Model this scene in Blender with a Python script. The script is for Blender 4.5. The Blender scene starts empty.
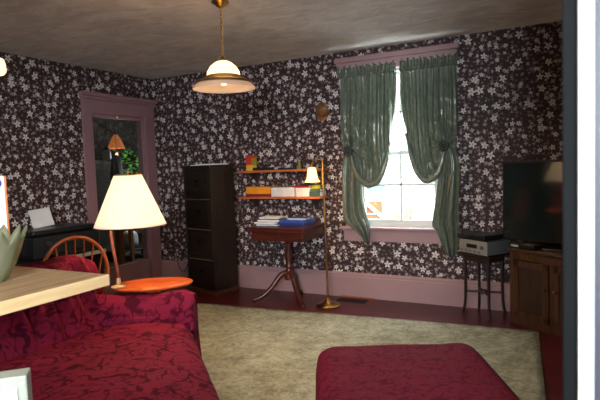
import bpy, bmesh, math, random
from mathutils import Vector, Matrix, noise
from math import sin, cos, pi, radians as R, sqrt, atan2, exp
random.seed(7)
S = bpy.context.scene
COL = S.collection
TAU = 2*pi

# ------------------------------------------------------------------ nodes
class NT:
    def __init__(s, name):
        s.m = bpy.data.materials.new(name); s.m.use_nodes = True
        s.t = s.m.node_tree; s.t.nodes.clear()
        s.out = s.t.nodes.new('ShaderNodeOutputMaterial')
    def n(s, typ, ins=None, **kw):
        nd = s.t.nodes.new('ShaderNode'+typ)
        for k, v in kw.items(): setattr(nd, k, v)
        for k, v in (ins or {}).items(): s.set(nd.inputs[k], v)
        return nd
    def set(s, sock, v):
        if isinstance(v, bpy.types.NodeSocket): s.t.links.new(v, sock)
        else:
            if hasattr(sock, 'default_value'):
                if sock.type == 'RGBA' and len(v) == 3: v = (*v, 1)
                sock.default_value = v
    def math(s, op, a, b=0.0, c=None):
        nd = s.n('Math', {0: a, 1: b}, operation=op)
        if c is not None: s.set(nd.inputs[2], c)
        return nd.outputs[0]
    def vmath(s, op, a, b=(0, 0, 0)):
        nd = s.n('VectorMath', {0: a, 1: b}, operation=op)
        return nd.outputs['Value'] if op in ('LENGTH', 'DOT_PRODUCT', 'DISTANCE') else nd.outputs[0]
    def mix(s, f, a, b, blend='MIX'):
        nd = s.t.nodes.new('ShaderNodeMix'); nd.data_type = 'RGBA'; nd.blend_type = blend
        s.set(nd.inputs[0], f); s.set(nd.inputs[6], a); s.set(nd.inputs[7], b)
        return nd.outputs[2]
    def step(s, x, lo, hi, a=0.0, b=1.0):
        nd = s.n('MapRange', {0: x, 1: lo, 2: hi, 3: a, 4: b}, interpolation_type='SMOOTHSTEP')
        return nd.outputs[0]
    def obj(s): return s.n('TexCoord').outputs['Object']
    def noise(s, vec, scale, detail=3, rough=.5):
        return s.n('TexNoise', {'Vector': vec, 'Scale': scale, 'Detail': detail, 'Roughness': rough}).outputs
    def bump(s, h, strength=.3, dist=.01):
        return s.n('Bump', {'Height': h, 'Strength': strength, 'Distance': dist}).outputs[0]
    def bsdf(s, color, rough=.5, metal=0, **kw):
        ins = {'Base Color': color, 'Roughness': rough, 'Metallic': metal}
        ins.update(kw)
        b = s.n('BsdfPrincipled', ins)
        s.t.links.new(b.outputs[0], s.out.inputs[0]); return b

def lin(r, g, b):
    f = lambda c: (c/255/12.92) if c <= 10.3 else ((c/255+.055)/1.055)**2.4
    return (f(r), f(g), f(b))

def simple(name, rgb, rough=.5, metal=0, var=.12, scale=9, **kw):
    t = NT(name); c = lin(*rgb)
    nz = t.noise(t.obj(), scale, 3)[0]
    d = tuple(x*(1-var) for x in c); l = tuple(min(1, x*(1+var)) for x in c)
    t.bsdf(t.mix(t.step(nz, .3, .7), d, l), rough, metal, **kw)
    return t.m

def wood(name, a, b, rough=.4, scale=6, axis='x', stretch=9):
    t = NT(name)
    v = t.obj()
    sc = {'x': (1, stretch, stretch), 'y': (stretch, 1, stretch), 'z': (stretch, stretch, 1)}[axis]
    v2 = t.vmath('MULTIPLY', v, sc)
    nz = t.noise(v2, scale*.5, 4, .6)[0]
    fine = t.noise(v2, scale*2.5, 2)[0]
    f = t.math('ADD', t.math('MULTIPLY', nz, .7), t.math('MULTIPLY', fine, .3))
    t.bsdf(t.mix(t.step(f, .35, .65), lin(*a), lin(*b)), rough)
    return t.m

def wallpaper(name, ax):
    """dark maroon paper printed with pale lilac blossoms and small grey-green sprigs"""
    t = NT(name)
    sx = t.n('SeparateXYZ', {0: t.obj()})
    uv = t.n('CombineXYZ', {0: sx.outputs[ax], 1: sx.outputs[2], 2: 0.0}).outputs[0]
    def layer(scale, off, r0, petals, amp, rnd=.75, cut=-.1):
        v = t.vmath('ADD', t.vmath('SCALE', uv), off)
        v.node.inputs[0].links[0].from_node.inputs['Scale'].default_value = scale
        vo = t.n('TexVoronoi', {'Vector': v, 'Scale': 1.0, 'Randomness': rnd}, voronoi_dimensions='2D')
        d = t.vmath('SUBTRACT', v, vo.outputs['Position'])
        s2 = t.n('SeparateXYZ', {0: d})
        ang = t.math('ARCTAN2', s2.outputs[1], s2.outputs[0])
        rc = t.n('SeparateColor', {0: vo.outputs['Color']})
        w = t.math('COSINE', t.math('ADD', t.math('MULTIPLY', ang, petals), t.math('MULTIPLY', rc.outputs[0], 6.28)))
        rr = t.math('MULTIPLY', t.math('ADD', t.math('MULTIPLY', w, amp), 1-amp),
                    t.math('ADD', t.math('MULTIPLY', rc.outputs[1], .6*r0), .58*r0))
        L = t.vmath('LENGTH', d)
        q = t.math('DIVIDE', L, rr)
        m = t.step(q, 1.08, .86)
        m = t.math('MULTIPLY', m, t.step(rc.outputs[0], cut-.02, cut+.02))
        return m, q, rc.outputs[2]
    base = t.mix(t.noise(uv, 30, 2)[0], lin(46, 26, 28), lin(56, 33, 35))
    m3, q3, r3 = layer(25.0, (3.3, 8.1, 0), .36, 3, .30)
    c = t.mix(t.math('MULTIPLY', m3, .75), base, t.mix(r3, lin(96, 92, 82), lin(156, 140, 138)))
    m2, q2, r2 = layer(16.5, (1.7, 4.4, 0), .31, 4, .25, .95, .12)
    c = t.mix(t.math('MULTIPLY', m2, .9), c, t.mix(r2, lin(136, 120, 120), lin(198, 184, 182)))
    m1, q1, r1 = layer(8.8, (9.2, 2.7, 0), .29, 5, .28, .85, .08)
    fl = t.mix(t.step(q1, .15, .75), lin(188, 174, 172), lin(216, 208, 204))
    fl = t.mix(t.step(q1, .26, .12), fl, lin(104, 84, 84))
    c = t.mix(m1, c, fl)
    t.bsdf(c, .62, 0, **{'Specular IOR Level': .35})
    return t.m

def damask(name, base, dark, scale=1.0, contrast=1.0):
    t = NT(name)
    v = t.obj()
    nz = t.n('TexNoise', {'Vector': v, 'Scale': 9.0*scale, 'Detail': 2.0})
    w = t.vmath('ADD', v, t.vmath('SCALE', t.vmath('SUBTRACT', nz.outputs['Color'], (.5, .5, .5))))
    w.node.inputs[1].links[0].from_node.inputs['Scale'].default_value = .07/scale
    def contour(sc, wd):
        c_ = t.n('TexNoise', {'Vector': w, 'Scale': sc*scale, 'Detail': 1.0, 'Roughness': .4}).outputs[0]
        return t.step(t.math('ABSOLUTE', t.math('SUBTRACT', c_, .5)), wd, wd*.45)
    ln = t.math('MULTIPLY', contour(13, .05), t.step(t.noise(v, 11*scale, 1)[0], .40, .50))
    l2 = t.math('MULTIPLY', contour(22, .05), t.step(t.noise(v, 8*scale, 1)[0], .62, .50))
    blob = t.step(t.n('TexVoronoi', {'Vector': w, 'Scale': 17*scale}).outputs['Distance'], .20, .14)
    pat = t.math('MINIMUM', t.math('ADD', t.math('ADD', ln, t.math('MULTIPLY', l2, .7)), t.math('MULTIPLY', blob, .8)), 1.0)
    pat = t.math('MULTIPLY', pat, contrast)
    fine = t.noise(v, 160, 1)[0]
    col = t.mix(pat, lin(*base), lin(*dark))
    rough = t.math('ADD', t.math('MULTIPLY', pat, .1), .8)
    t.bsdf(col, rough, 0, **{'Normal': t.bump(t.math('ADD', fine, t.math('MULTIPLY', pat, -.6)), .15, .004),
                             'Specular IOR Level': .06})
    return t.m

def emis(name, rgb, strength, base=None):
    t = NT(name)
    t.bsdf(base or rgb, .6, 0, **{'Emission Color': (*rgb, 1), 'Emission Strength': strength})
    return t.m

M = {}
M['wp_back'] = wallpaper('wallpaper_back', 0)
M['wp_left'] = wallpaper('wallpaper_left', 1)
M['mauve'] = simple('mauve_paint', (154, 122, 124), .45, var=.05, scale=3)
M['mauve_door'] = simple('mauve_paint_door', (142, 106, 110), .45, var=.06, scale=3)
M['white'] = simple('white_paint', (226, 228, 224), .45, var=.04)
M['sash'] = simple('white_sash_paint', (215, 218, 212), .4, var=.04)
M['greyblue'] = simple('grey_blue_paint', (44, 47, 56), .5, var=.06)
M['teal_dark'] = simple('dark_teal_matte', (9, 13, 15), .7, var=.1, **{'Specular IOR Level': .1})  # near-black teal, far darker than the white bead beside it
M['kitchen'] = simple('kitchen_paint', (205, 205, 200), .6, var=.04)
M['brass'] = simple('brass', (168, 124, 62), .28, 1, var=.15)
M['brass_dull'] = simple('aged_brass', (150, 118, 70), .36, 1, var=.2)
M['black'] = simple('black_plastic', (15, 17, 18), .38, var=.15)
M['black_matte'] = simple('black_metal', (14, 14, 15), .6, var=.1)
M['screen'] = simple('dark_glass_screen', (28, 40, 42), .1, var=.02, **{'Coat Weight': .6, 'Coat Roughness': .05})  # teal lift in the base colour stands for haze reflected in the glass
M['silver'] = simple('silver_plastic', (150, 146, 142), .38, .35, var=.08)
M['silver_dark'] = simple('grey_plastic', (92, 98, 98), .45, .2, var=.08)
M['paper'] = simple('white_paper', (222, 222, 224), .7, var=.03)
M['walnut'] = wood('dark_walnut', (21, 15, 12), (38, 27, 20), .42, 6, 'x')
M['walnut_v'] = wood('dark_walnut_upright', (24, 17, 13), (44, 30, 21), .42, 6, 'z')
M['edge'] = simple('worn_light_edge', (112, 90, 72), .5)
M['mahog'] = wood('mahogany', (54, 20, 16), (86, 36, 26), .3, 6, 'x')
M['mahog_z'] = wood('mahogany_upright', (54, 20, 16), (86, 34, 24), .3, 6, 'z')
M['oak'] = wood('brown_oak', (58, 34, 22), (88, 54, 34), .45, 6, 'z')
M['oak_panel'] = wood('dark_oak_panel', (42, 27, 20), (66, 43, 30), .45, 6, 'z')
M['stand'] = wood('dark_stand_wood', (30, 19, 17), (50, 31, 27), .4, 6, 'z')
M['cherry'] = wood('orange_cherry', (150, 62, 22), (182, 84, 32), .3, 5, 'x')
M['windsor'] = wood('orange_windsor', (138, 62, 28), (170, 84, 38), .32, 6, 'z')
M['shelfwood'] = wood('shelf_pine', (158, 84, 46), (186, 106, 60), .45, 6, 'x')
M['butcher'] = wood('pale_maple', (150, 124, 92), (186, 160, 126), .42, 5, 'y', 14)
M['butcher_lit_edge'] = wood('pale_maple_lit_edge', (232, 200, 146), (244, 216, 166), .45, 5, 'y', 14)  # same maple coloured brighter: light on the counter edge put into the colour
M['sofa'] = damask('red_damask', (112, 25, 48), (62, 11, 28), .8, .9)
M['ottoman'] = damask('red_damask_fine', (104, 25, 44), (74, 14, 32), 1.35, .75)
M['metal_pale'] = simple('pale_grey_metal', (158, 168, 158), .5, .2, var=.08)
M['carton'] = simple('white_carton', (236, 238, 240), .6, var=.02)
M['orange'] = simple('orange_edge', (206, 120, 60), .6)
M['bluemark'] = simple('blue_print', (40, 62, 150), .6)

def m_ceiling():
    t = NT('swirled_plaster')
    v = t.obj()
    n1 = t.n('TexNoise', {'Vector': t.vmath('MULTIPLY', v, (1, 1.6, 1)), 'Scale': 3.2, 'Detail': 5.0, 'Distortion': 1.2}).outputs[0]
    n2 = t.noise(v, 1.1, 3)[0]
    n3 = t.n('TexNoise', {'Vector': t.vmath('MULTIPLY', v, (1, 2.4, 1)), 'Scale': 12.0, 'Detail': 4.0, 'Distortion': .8}).outputs[0]
    f = t.math('ADD', t.math('ADD', t.math('MULTIPLY', n1, .5), t.math('MULTIPLY', n2, .2)), t.math('MULTIPLY', n3, .3))
    t.bsdf(t.mix(t.step(f, .36, .64), lin(196, 190, 186), lin(230, 224, 219)), .75, 0, Normal=t.bump(f, .5, .02))
    return t.m
M['ceiling'] = m_ceiling()

def m_floor():
    t = NT('dark_red_floorboards')
    v = t.obj()
    s = t.n('SeparateXYZ', {0: v})
    yy = t.math('MULTIPLY', s.outputs[1], 7.2)
    idx = t.math('FLOOR', yy); fr = t.math('FRACT', yy)
    gap = t.math('MAXIMUM', t.step(fr, .035, .0), t.step(fr, .965, 1.0))
    g = t.noise(t.vmath('MULTIPLY', v, (1.2, 16, 1)), 4, 4, .6)[0]
    wn = t.n('TexWhiteNoise', {'W': idx}, noise_dimensions='1D').outputs[0]
    f = t.math('ADD', t.math('MULTIPLY', g, .7), t.math('MULTIPLY', wn, .3))
    c = t.mix(t.step(f, .3, .7), lin(66, 16, 22), lin(92, 26, 32))
    c = t.mix(gap, c, lin(24, 8, 10))
    t.bsdf(c, .34, 0, Normal=t.bump(t.math('MULTIPLY', gap, -1), .4, .004))
    return t.m
M['floor'] = m_floor()

def m_rug():
    t = NT('sage_beige_pile')
    v = t.obj()
    a = t.noise(v, 3.0, 4, .6)[0]; b = t.noise(v, 42, 3, .7)[0]; c0 = t.noise(v, 170, 2)[0]
    c1 = t.noise(v, 11, 4, .7)[0]
    f = t.math('ADD', t.math('ADD', t.math('MULTIPLY', a, .25), t.math('MULTIPLY', b, .4)), t.math('MULTIPLY', c1, .35))
    c = t.mix(t.step(f, .36, .64), lin(120, 119, 100), lin(178, 175, 153))
    t.bsdf(c, .95, 0, Normal=t.bump(t.math('ADD', b, c0), .6, .012), **{'Specular IOR Level': .1})
    return t.m
M['rug'] = m_rug()

def m_satin():
    t = NT('green_satin')
    v = t.obj()
    n = t.noise(t.vmath('MULTIPLY', v, (30, 30, 6)), 3, 3)[0]
    c = t.mix(t.step(n, .3, .7), lin(94, 102, 89), lin(126, 132, 115))
    p = t.n('BsdfPrincipled', {'Base Color': c, 'Roughness': .27, 'Metallic': .18, 'Sheen Weight': .1, 'Sheen Roughness': .3,
                               'Anisotropic': .5, 'Normal': t.bump(n, .12, .01)})
    tr = t.n('BsdfTranslucent', {'Color': (*lin(116, 132, 112), 1)})
    mx = t.n('MixShader', {0: .16, 1: p.outputs[0], 2: tr.outputs[0]})
    t.t.links.new(mx.outputs[0], t.out.inputs[0])
    return t.m
M['satin'] = m_satin()
M['satin_tie'] = simple('dark_satin_rosette', (48, 52, 46), .4)
M['satin_lining'] = simple('tan_lining', (128, 118, 92), .5)

def m_glass(name, tint=(1, 1, 1), refl=.06):
    t = NT(name)
    g = t.n('BsdfGlossy', {'Color': (1, 1, 1, 1), 'Roughness': .02}); tr = t.n('BsdfTransparent', {'Color': (*tint, 1)})
    mx = t.n('MixShader', {0: refl, 1: tr.outputs[0], 2: g.outputs[0]})
    t.t.links.new(mx.outputs[0], t.out.inputs[0]); return t.m
M['pane'] = m_glass('window_glass', (.97, .98, .97), .05)
M['pane_dark'] = m_glass('door_glass', (.85, .87, .86), .05)

def m_shade(name, rgb, glow, strength):
    t = NT(name)
    p = t.n('BsdfPrincipled', {'Base Color': (*lin(*rgb), 1), 'Roughness': .8, 'Emission Color': (*glow, 1), 'Emission Strength': strength})
    tr = t.n('BsdfTranslucent', {'Color': (*lin(*rgb), 1)})
    mx = t.n('MixShader', {0: .5, 1: p.outputs[0], 2: tr.outputs[0]})
    t.t.links.new(mx.outputs[0], t.out.inputs[0]); return t.m
M['shade'] = m_shade('pleated_cream_shade', (246, 234, 216), (1.0, .80, .58), .30)
M['pend_glass'] = m_shade('cream_alabaster_glass', (240, 230, 206), (1.0, .80, .52), .34)
M['pend_under'] = m_shade('white_flared_glass', (216, 196, 178), (1.0, .74, .55), .05)
M['bell'] = m_shade('amber_bell_glass', (250, 232, 180), (1.0, .68, .28), 1.3)
M['creamfix'] = m_shade('cream_fixture', (250, 244, 206), (1.0, .93, .62), .7)

def m_leaf():
    t = NT('pale_green_glass')
    v = t.obj()
    n = t.noise(v, 9, 3)[0]
    p = t.n('BsdfPrincipled', {'Base Color': t.mix(n, lin(134, 138, 114), lin(172, 174, 150)), 'Roughness': .2, 'Normal': t.bump(t.noise(v, 26, 2)[0], .3, .01)})
    tr = t.n('BsdfTranslucent', {'Color': (*lin(176, 190, 140), 1)}); tp = t.n('BsdfTransparent', {'Color': (*lin(220, 226, 200), 1)})
    m1 = t.n('MixShader', {0: .3, 1: p.outputs[0], 2: tr.outputs[0]})
    m2 = t.n('MixShader', {0: .22, 1: m1.outputs[0], 2: tp.outputs[0]})
    t.t.links.new(m2.outputs[0], t.out.inputs[0]); return t.m
M['leafglass'] = m_leaf()

# ------------------------------------------------------------------ geometry
def BM(): return bmesh.new()
def box(bm, c, s, rot=None, bev=0, seg=2):
    r = bmesh.ops.create_cube(bm, size=1)
    vs = r['verts']
    m = Matrix.Translation(c) @ (rot.to_4x4() if rot else Matrix.Identity(4)) @ Matrix.Diagonal((*s, 1))
    bmesh.ops.transform(bm, matrix=m, verts=vs)
    if bev:
        es = list({e for v in vs for e in v.link_edges})
        bmesh.ops.bevel(bm, geom=es, offset=min(bev, .45*min(s)), segments=seg, profile=.5, affect='EDGES')
    return bm
def bx(bm, x0, x1, y0, y1, z0, z1, bev=0):
    return box(bm, ((x0+x1)/2, (y0+y1)/2, (z0+z1)/2), (abs(x1-x0), abs(y1-y0), abs(z1-z0)), bev=bev)
def rz(a): return Matrix.Rotation(a, 3, 'Z')
def lathe(bm, prof, n=32, c=(0, 0, 0), fn=None, M3=None):
    rings = []
    for (r, z) in prof:
        ring = []
        for k in range(n):
            a = TAU*k/n; rr, zz = (r, z) if fn is None else fn(r, z, a)
            p = Vector((rr*cos(a), rr*sin(a), zz))
            if M3: p = M3 @ p
            ring.append(bm.verts.new(p+Vector(c)))
        rings.append(ring)
    for a, b in zip(rings, rings[1:]):
        for k in range(n):
            bm.faces.new((a[k], a[(k+1) % n], b[(k+1) % n], b[k]))
    for ring, rev in ((rings[0], True), (rings[-1], False)):
        if (ring[0].co-ring[n//2].co).length > 1e-4 and prof[0] != prof[-1]:
            try: bm.faces.new(list(reversed(ring)) if rev else ring)
            except ValueError: pass
    return bm
def lathe_open(bm, prof, n=32, c=(0, 0, 0), fn=None):
    """revolved shell without end caps"""
    rings = []
    for (r, z) in prof:
        ring = []
        for k in range(n):
            a = TAU*k/n; rr, zz = (r, z) if fn is None else fn(r, z, a)
            ring.append(bm.verts.new((rr*cos(a)+c[0], rr*sin(a)+c[1], zz+c[2])))
        rings.append(ring)
    for a, b in zip(rings, rings[1:]):
        for k in range(n): bm.faces.new((a[k], a[(k+1) % n], b[(k+1) % n], b[k]))
    return bm
def tube(bm, pts, r, n=10, cap=True):
    pts = [Vector(p) for p in pts]
    rs = r if isinstance(r, (list, tuple)) else [r]*len(pts)
    up = None; rings = []
    for i, p in enumerate(pts):
        d = (pts[min(i+1, len(pts)-1)]-pts[max(i-1, 0)]).normalized()
        if up is None:
            up = Vector((0, 0, 1)) if abs(d.z) < .9 else Vector((1, 0, 0))
        x = d.cross(up).normalized(); y = x.cross(d).normalized(); up = y
        rings.append([bm.verts.new(p+(x*cos(TAU*k/n)+y*sin(TAU*k/n))*rs[i]) for k in range(n)])
    for a, b in zip(rings, rings[1:]):
        for k in range(n): bm.faces.new((a[k], a[(k+1) % n], b[(k+1) % n], b[k]))
    if cap:
        bm.faces.new(list(reversed(rings[0]))); bm.faces.new(rings[-1])
    return bm
def grid(bm, f, nu, nv):
    vs = [[bm.verts.new(f(i/nu, j/nv)) for j in range(nv+1)] for i in range(nu+1)]
    for i in range(nu):
        for j in range(nv): bm.faces.new((vs[i][j], vs[i+1][j], vs[i+1][j+1], vs[i][j+1]))
    return bm
def spline(pts, n=24):
    P = [Vector(p) for p in pts]; P = [2*P[0]-P[1]]+P+[2*P[-1]-P[-2]]; o = []
    segs = len(P)-3
    for k in range(n+1):
        t = k/n*segs; i = min(int(t), segs-1); u = t-i
        a, b, c, d = P[i:i+4]
        o.append(.5*((2*b)+(c-a)*u+(2*a-5*b+4*c-d)*u*u+(3*b-a-3*c+d)*u**3))
    return o
def prism(bm, poly, y0, y1):
    """poly in (x,z), extruded along y"""
    a = [bm.verts.new((x, y0, z)) for x, z in poly]; b = [bm.verts.new((x, y1, z)) for x, z in poly]
    n = len(poly); bm.faces.new(a); bm.faces.new(list(reversed(b)))
    for k in range(n): bm.faces.new((a[k], b[k], b[(k+1) % n], a[(k+1) % n]))
    return bm
def softbox(bm, c, s, r, cuts=14, amp=.0, freq=6, seed=0, puff=0, rot=None):
    """rounded cushion-like box, gently wrinkled"""
    t = bmesh.new(); bmesh.ops.create_cube(t, size=1)
    bmesh.ops.subdivide_edges(t, edges=t.edges[:], cuts=cuts, use_grid_fill=True)
    h = Vector(s)/2
    for v in t.verts:
        p = Vector((v.co.x*s[0], v.co.y*s[1], v.co.z*s[2]))
        q = Vector((max(-h.x+r, min(h.x-r, p.x)), max(-h.y+r, min(h.y-r, p.y)), max(-h.z+r, min(h.z-r, p.z))))
        d = p-q
        nrm = d.normalized() if d.length > 1e-6 else Vector((0, 0, 0))
        p = q+nrm*r
        u, w = v.co.x*2, v.co.y*2
        if puff and v.co.z > .49: p.z += puff*(1-u*u)*(1-w*w)
        if amp: p += nrm*amp*noise.noise(p*freq+Vector((seed, 0, 0)))
        v.co = p
    bmesh.ops.transform(t, matrix=Matrix.Translation(c) @ (rot.to_4x4() if rot else Matrix.Identity(4)), verts=t.verts[:])
    me = bpy.data.meshes.new('tmp'); t.to_mesh(me); t.free(); bm.from_mesh(me); bpy.data.meshes.remove(me)
    return bm

def obj(name, bm, mat, parent=None, smooth=False, loc=None, rot=0, label=None, solid=0, subd=0):
    bmesh.ops.recalc_face_normals(bm, faces=bm.faces[:])
    me = bpy.data.meshes.new(name); bm.to_mesh(me); bm.free()
    if isinstance(mat, str): mat = M[mat]
    me.materials.append(mat)
    if smooth:
        for p in me.polygons: p.use_smooth = True
        if smooth != 'all':
            try: me.set_sharp_from_angle(angle=R(42))
            except Exception: pass
    o = bpy.data.objects.new(name, me); COL.objects.link(o)
    if parent: o.parent = parent
    if loc is not None: o.location = loc
    if rot: o.rotation_euler.z = rot
    if solid:
        md = o.modifiers.new('thickness', 'SOLIDIFY'); md.thickness = solid; md.offset = 0
    if subd:
        md = o.modifiers.new('smooth', 'SUBSURF'); md.levels = subd; md.render_levels = subd
    if label: o['label'] = label
    return o
def thing(name, label, cat, loc=(0, 0, 0), rot=0, group=None):
    o = bpy.data.objects.new(name, None); COL.objects.link(o)
    o.location = loc; o.rotation_euler = (0, 0, rot)
    o.empty_display_size = .1
    o['label'] = label; o['category'] = cat
    if group: o['group'] = group
    return o
def tag(o, label, cat, group=None):
    o['label'] = label; o['category'] = cat
    if group: o['group'] = group
    return o
def struct(name, bm, mat, parent=None, label=None, **k):
    o = obj(name, bm, mat, parent, **k)
    if not parent:
        o['kind'] = 'structure'
        if label: o['label'] = label; o['category'] = name.split('_')[0]
    return o
def struct_root(name, label, loc=(0, 0, 0)):
    o = bpy.data.objects.new(name, None); COL.objects.link(o); o.location = loc
    o['kind'] = 'structure'; o['label'] = label; o['category'] = name.split('_')[0]
    return o

H = 2.45
XR = 5.15
# ------------------------------------------------------------------ room shell
b = BM(); bx(b, -.12, 6.5, -7.6, .12, -.1, 0)
struct('floor', b, 'floor', label='dark red painted floorboards around the pale rug')
b = BM(); bx(b, -.12, 6.5, -7.6, .12, H, H+.1)
struct('ceiling', b, 'ceiling', label='grey swirled plaster ceiling')
WX0, WX1, WZ0, WZ1 = 2.57, 3.45, .70, 2.25
b = BM()
bx(b, -.12, WX0, 0, .12, 0, H); bx(b, WX1, XR+.1, 0, .12, 0, H); bx(b, WX0, WX1, 0, .12, 0, WZ0); bx(b, WX0, WX1, 0, .12, WZ1, H)
struct('wall_back', b, 'wp_back', label='wall with dark floral wallpaper around the window')
DY0, DY1, DZ1 = -.965, -.165, 1.985
b = BM()
bx(b, -.12, 0, -7.6, DY0, 0, H); bx(b, -.12, 0, DY1, .0, 0, H); bx(b, -.12, 0, DY0, DY1, DZ1, H)
struct('wall_left', b, 'wp_left', label='wall with dark floral wallpaper left of the mauve door frame')
b = BM(); bx(b, XR, XR+.1, -4.0, 0, 0, H)
struct('wall_right', b, 'wp_left', label='wall behind the right-hand foreground jamb')
# partition to the kitchen with its wide opening
b = BM(); bx(b, 4.504, 6.5, -4.13, -4.0, 0, H); bx(b, 0, 1.2, -4.13, -4.0, 0, H); bx(b, 1.2, 4.512, -4.13, -4.0, 2.2, H)
struct('wall_front', b, 'greyblue', label='grey blue partition with the opening the photo is taken through')
b = BM(); bx(b, 6.4, 6.5, -7.6, -4.13, 0, H)
struct('wall_kitchen', b, 'kitchen', label='pale kitchen wall behind the viewpoint')
KX0, KX1, KZ0, KZ1 = 4.6, 5.6, 1.35, 2.25
b = BM()
bx(b, 0, KX0, -7.6, -7.5, 0, H); bx(b, KX1, 6.5, -7.6, -7.5, 0, H); bx(b, KX0, KX1, -7.6, -7.5, 0, KZ0); bx(b, KX0, KX1, -7.6, -7.5, KZ1, H)
struct('wall_rear', b, 'kitchen', label='pale kitchen wall with a window far behind the viewpoint')
w2 = struct_root('window_2', 'kitchen window behind the viewpoint', (5.1, -7.55, 1.80))
b = BM()
hw, hh = (KX1-KX0)/2, (KZ1-KZ0)/2
for sx in (-1, 0, 1): bx(b, sx*(hw-.025)-.025, sx*(hw-.025)+.025, -.04, .04, -hh, hh)
for sz in (-1, 1): bx(b, -hw, hw, -.04, .04, sz*(hh-.025)-.025, sz*(hh-.025)+.025)
obj('window_frame', b, 'white', w2)
# jamb at the right of the photograph
b = BM(); bx(b, 4.4715, 4.4885, -4.142, -3.99, 0, 2.2, .002)
struct('trim_1', b, 'teal_dark', label='dark edge of the foreground jamb')
b = BM(); bx(b, 4.4885, 4.505, -4.16, -3.995, 0, 2.2, .003)
struct('trim_2', b, 'white', label='bright white bead of the foreground jamb')
# baseboards
def board(bm, L, h=.25, t=.022):
    prof = [(0, 0), (t, 0), (t, h-.045), (t-.006, h-.035), (t-.004, h-.02), (t-.013, h-.005), (.004, h), (0, h)]
    a = [bm.verts.new((0, -d, z)) for d, z in prof]; c = [bm.verts.new((L, -d, z)) for d, z in prof]
    n = len(prof); bm.faces.new(a); bm.faces.new(list(reversed(c)))
    for k in range(n): bm.faces.new((a[k], c[k], c[(k+1) % n], a[(k+1) % n]))
b = BM(); board(b, XR)
struct('baseboard_back', b, 'mauve', label='tall mauve baseboard under the window wall')
b = BM(); board(b, 2.9)
o = struct('baseboard_left', b, 'mauve_door', label='tall mauve baseboard left of the door'); o.location = (0, -3.97, 0); o.rotation_euler.z = pi/2
# ------------------------------------------------------------------ window_1
w = struct_root('window_1', 'bright white sash window between green curtains', (3.01, 0, WZ0))
def wb(bm, x0, x1, y0, y1, z0, z1, bev=.004): bx(bm, x0-3.01, x1-3.01, y0, y1, z0-WZ0, z1-WZ0, bev)
b = BM(); wb(b, 2.475, WX0+.012, -.022, 0, .69, 2.33); wb(b, WX1-.012, 3.56, -.022, 0, .69, 2.33)
obj('side_casing', b, 'mauve', w)
b = BM(); wb(b, 2.43, 3.59, -.026, 0, WZ1-.01, 2.335); wb(b, 2.41, 3.61, -.05, 0, 2.335, 2.385, .01)
obj('head_casing', b, 'mauve', w)
b = BM(); wb(b, 2.42, 3.60, -.075, .03, .695, .722, .008)
obj('window_stool', b, 'mauve', w)
b = BM(); wb(b, 2.45, 3.57, -.022, 0, .575, .695, .004)
obj('apron', b, 'mauve', w)
b = BM()
wb(b, WX0, WX0+.045, .0, .12, .722, WZ1); wb(b, WX1-.045, WX1, .0, .12, .722, WZ1); wb(b, WX0, WX1, 0, .12, WZ1-.03, WZ1); wb(b, WX0, WX1, .03, .14, WZ0, .735)
obj('window_frame', b, 'sash', w)
IX0, IX1, MX = WX0+.045, WX1-.045, 3.035
def sash(y0, y1, z0, z1, zm, bot):
    b = BM()
    wb(b, IX0, IX0+.05, y0, y1, z0, z1); wb(b, IX1-.05, IX1, y0, y1, z0, z1)
    wb(b, IX0, IX1, y0, y1, z0, z0+bot); wb(b, IX0, IX1, y0, y1, z1-.04, z1)
    wb(b, MX-.011, MX+.011, y0+.006, y1-.004, z0, z1); wb(b, IX0, IX1, y0+.006, y1-.004, zm-.011, zm+.011)
    s = obj('sash', b, 'sash', w)
    b = BM(); wb(b, IX0+.03, IX1-.03, (y0+y1)/2-.002, (y0+y1)/2+.002, z0+.02, z1-.02, 0)
    obj('glass_pane', b, 'pane', s)
sash(.035, .065, .735, 1.455, 1.13, .055)
sash(.075, .105, 1.415, WZ1-.03, 1.83, .04)
# ------------------------------------------------------------------ door_1 (glazed, into the dim porch)
d = struct_root('door_1', 'mauve framed doorway with a full glass door showing a dim porch', (0, -.58, 0))
dl = lambda y: y+.58
b = BM()
bx(b, 0, .024, dl(-1.072), dl(DY0+.012), 0, 2.03, .004)
bx(b, 0, .024, dl(DY1-.012), dl(-.028), 0, 2.03, .004)
obj('side_casing', b, 'mauve_door', d)
b = BM(); bx(b, 0, .026, dl(-1.072), dl(-.028), 1.975, 2.12, .003); bx(b, 0, .05, dl(-1.085), dl(-.012), 2.12, 2.15, .008); bx(b, 0, .07, dl(-1.095), dl(-.004), 2.15, 2.19, .01)
obj('head_casing', b, 'mauve_door', d)
b = BM(); bx(b, -.12, 0, dl(DY0), dl(DY0)+.02, 0, DZ1); bx(b, -.12, 0, dl(DY1)-.02, dl(DY1), 0, DZ1); bx(b, -.12, 0, dl(DY0), dl(DY1), DZ1-.02, DZ1)
obj('door_jamb', b, 'mauve_door', d)
lf = BM()
bx(lf, -.045, -.008, dl(DY0)+.02, dl(DY0)+.045, .01, 1.965, .003); bx(lf, -.045, -.008, dl(DY1)-.038, dl(DY1)-.016, .01, 1.965, .003)
bx(lf, -.045, -.008, dl(DY0)+.02, dl(DY1)-.02, .01, .30, .003); bx(lf, -.045, -.008, dl(DY0)+.02, dl(DY1)-.02, 1.94, 1.965, .003)
bx(lf, -.008, .004, dl(DY0)+.02, dl(DY1)-.02, .275, .30, .003)
lf = obj('door_leaf', lf, 'mauve_door', d)
b = BM(); bx(b, -.03, -.026, dl(DY0)+.04, dl(DY1)-.03, .29, 1.95); obj('glass_pane', b, 'pane_dark', lf)
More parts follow.
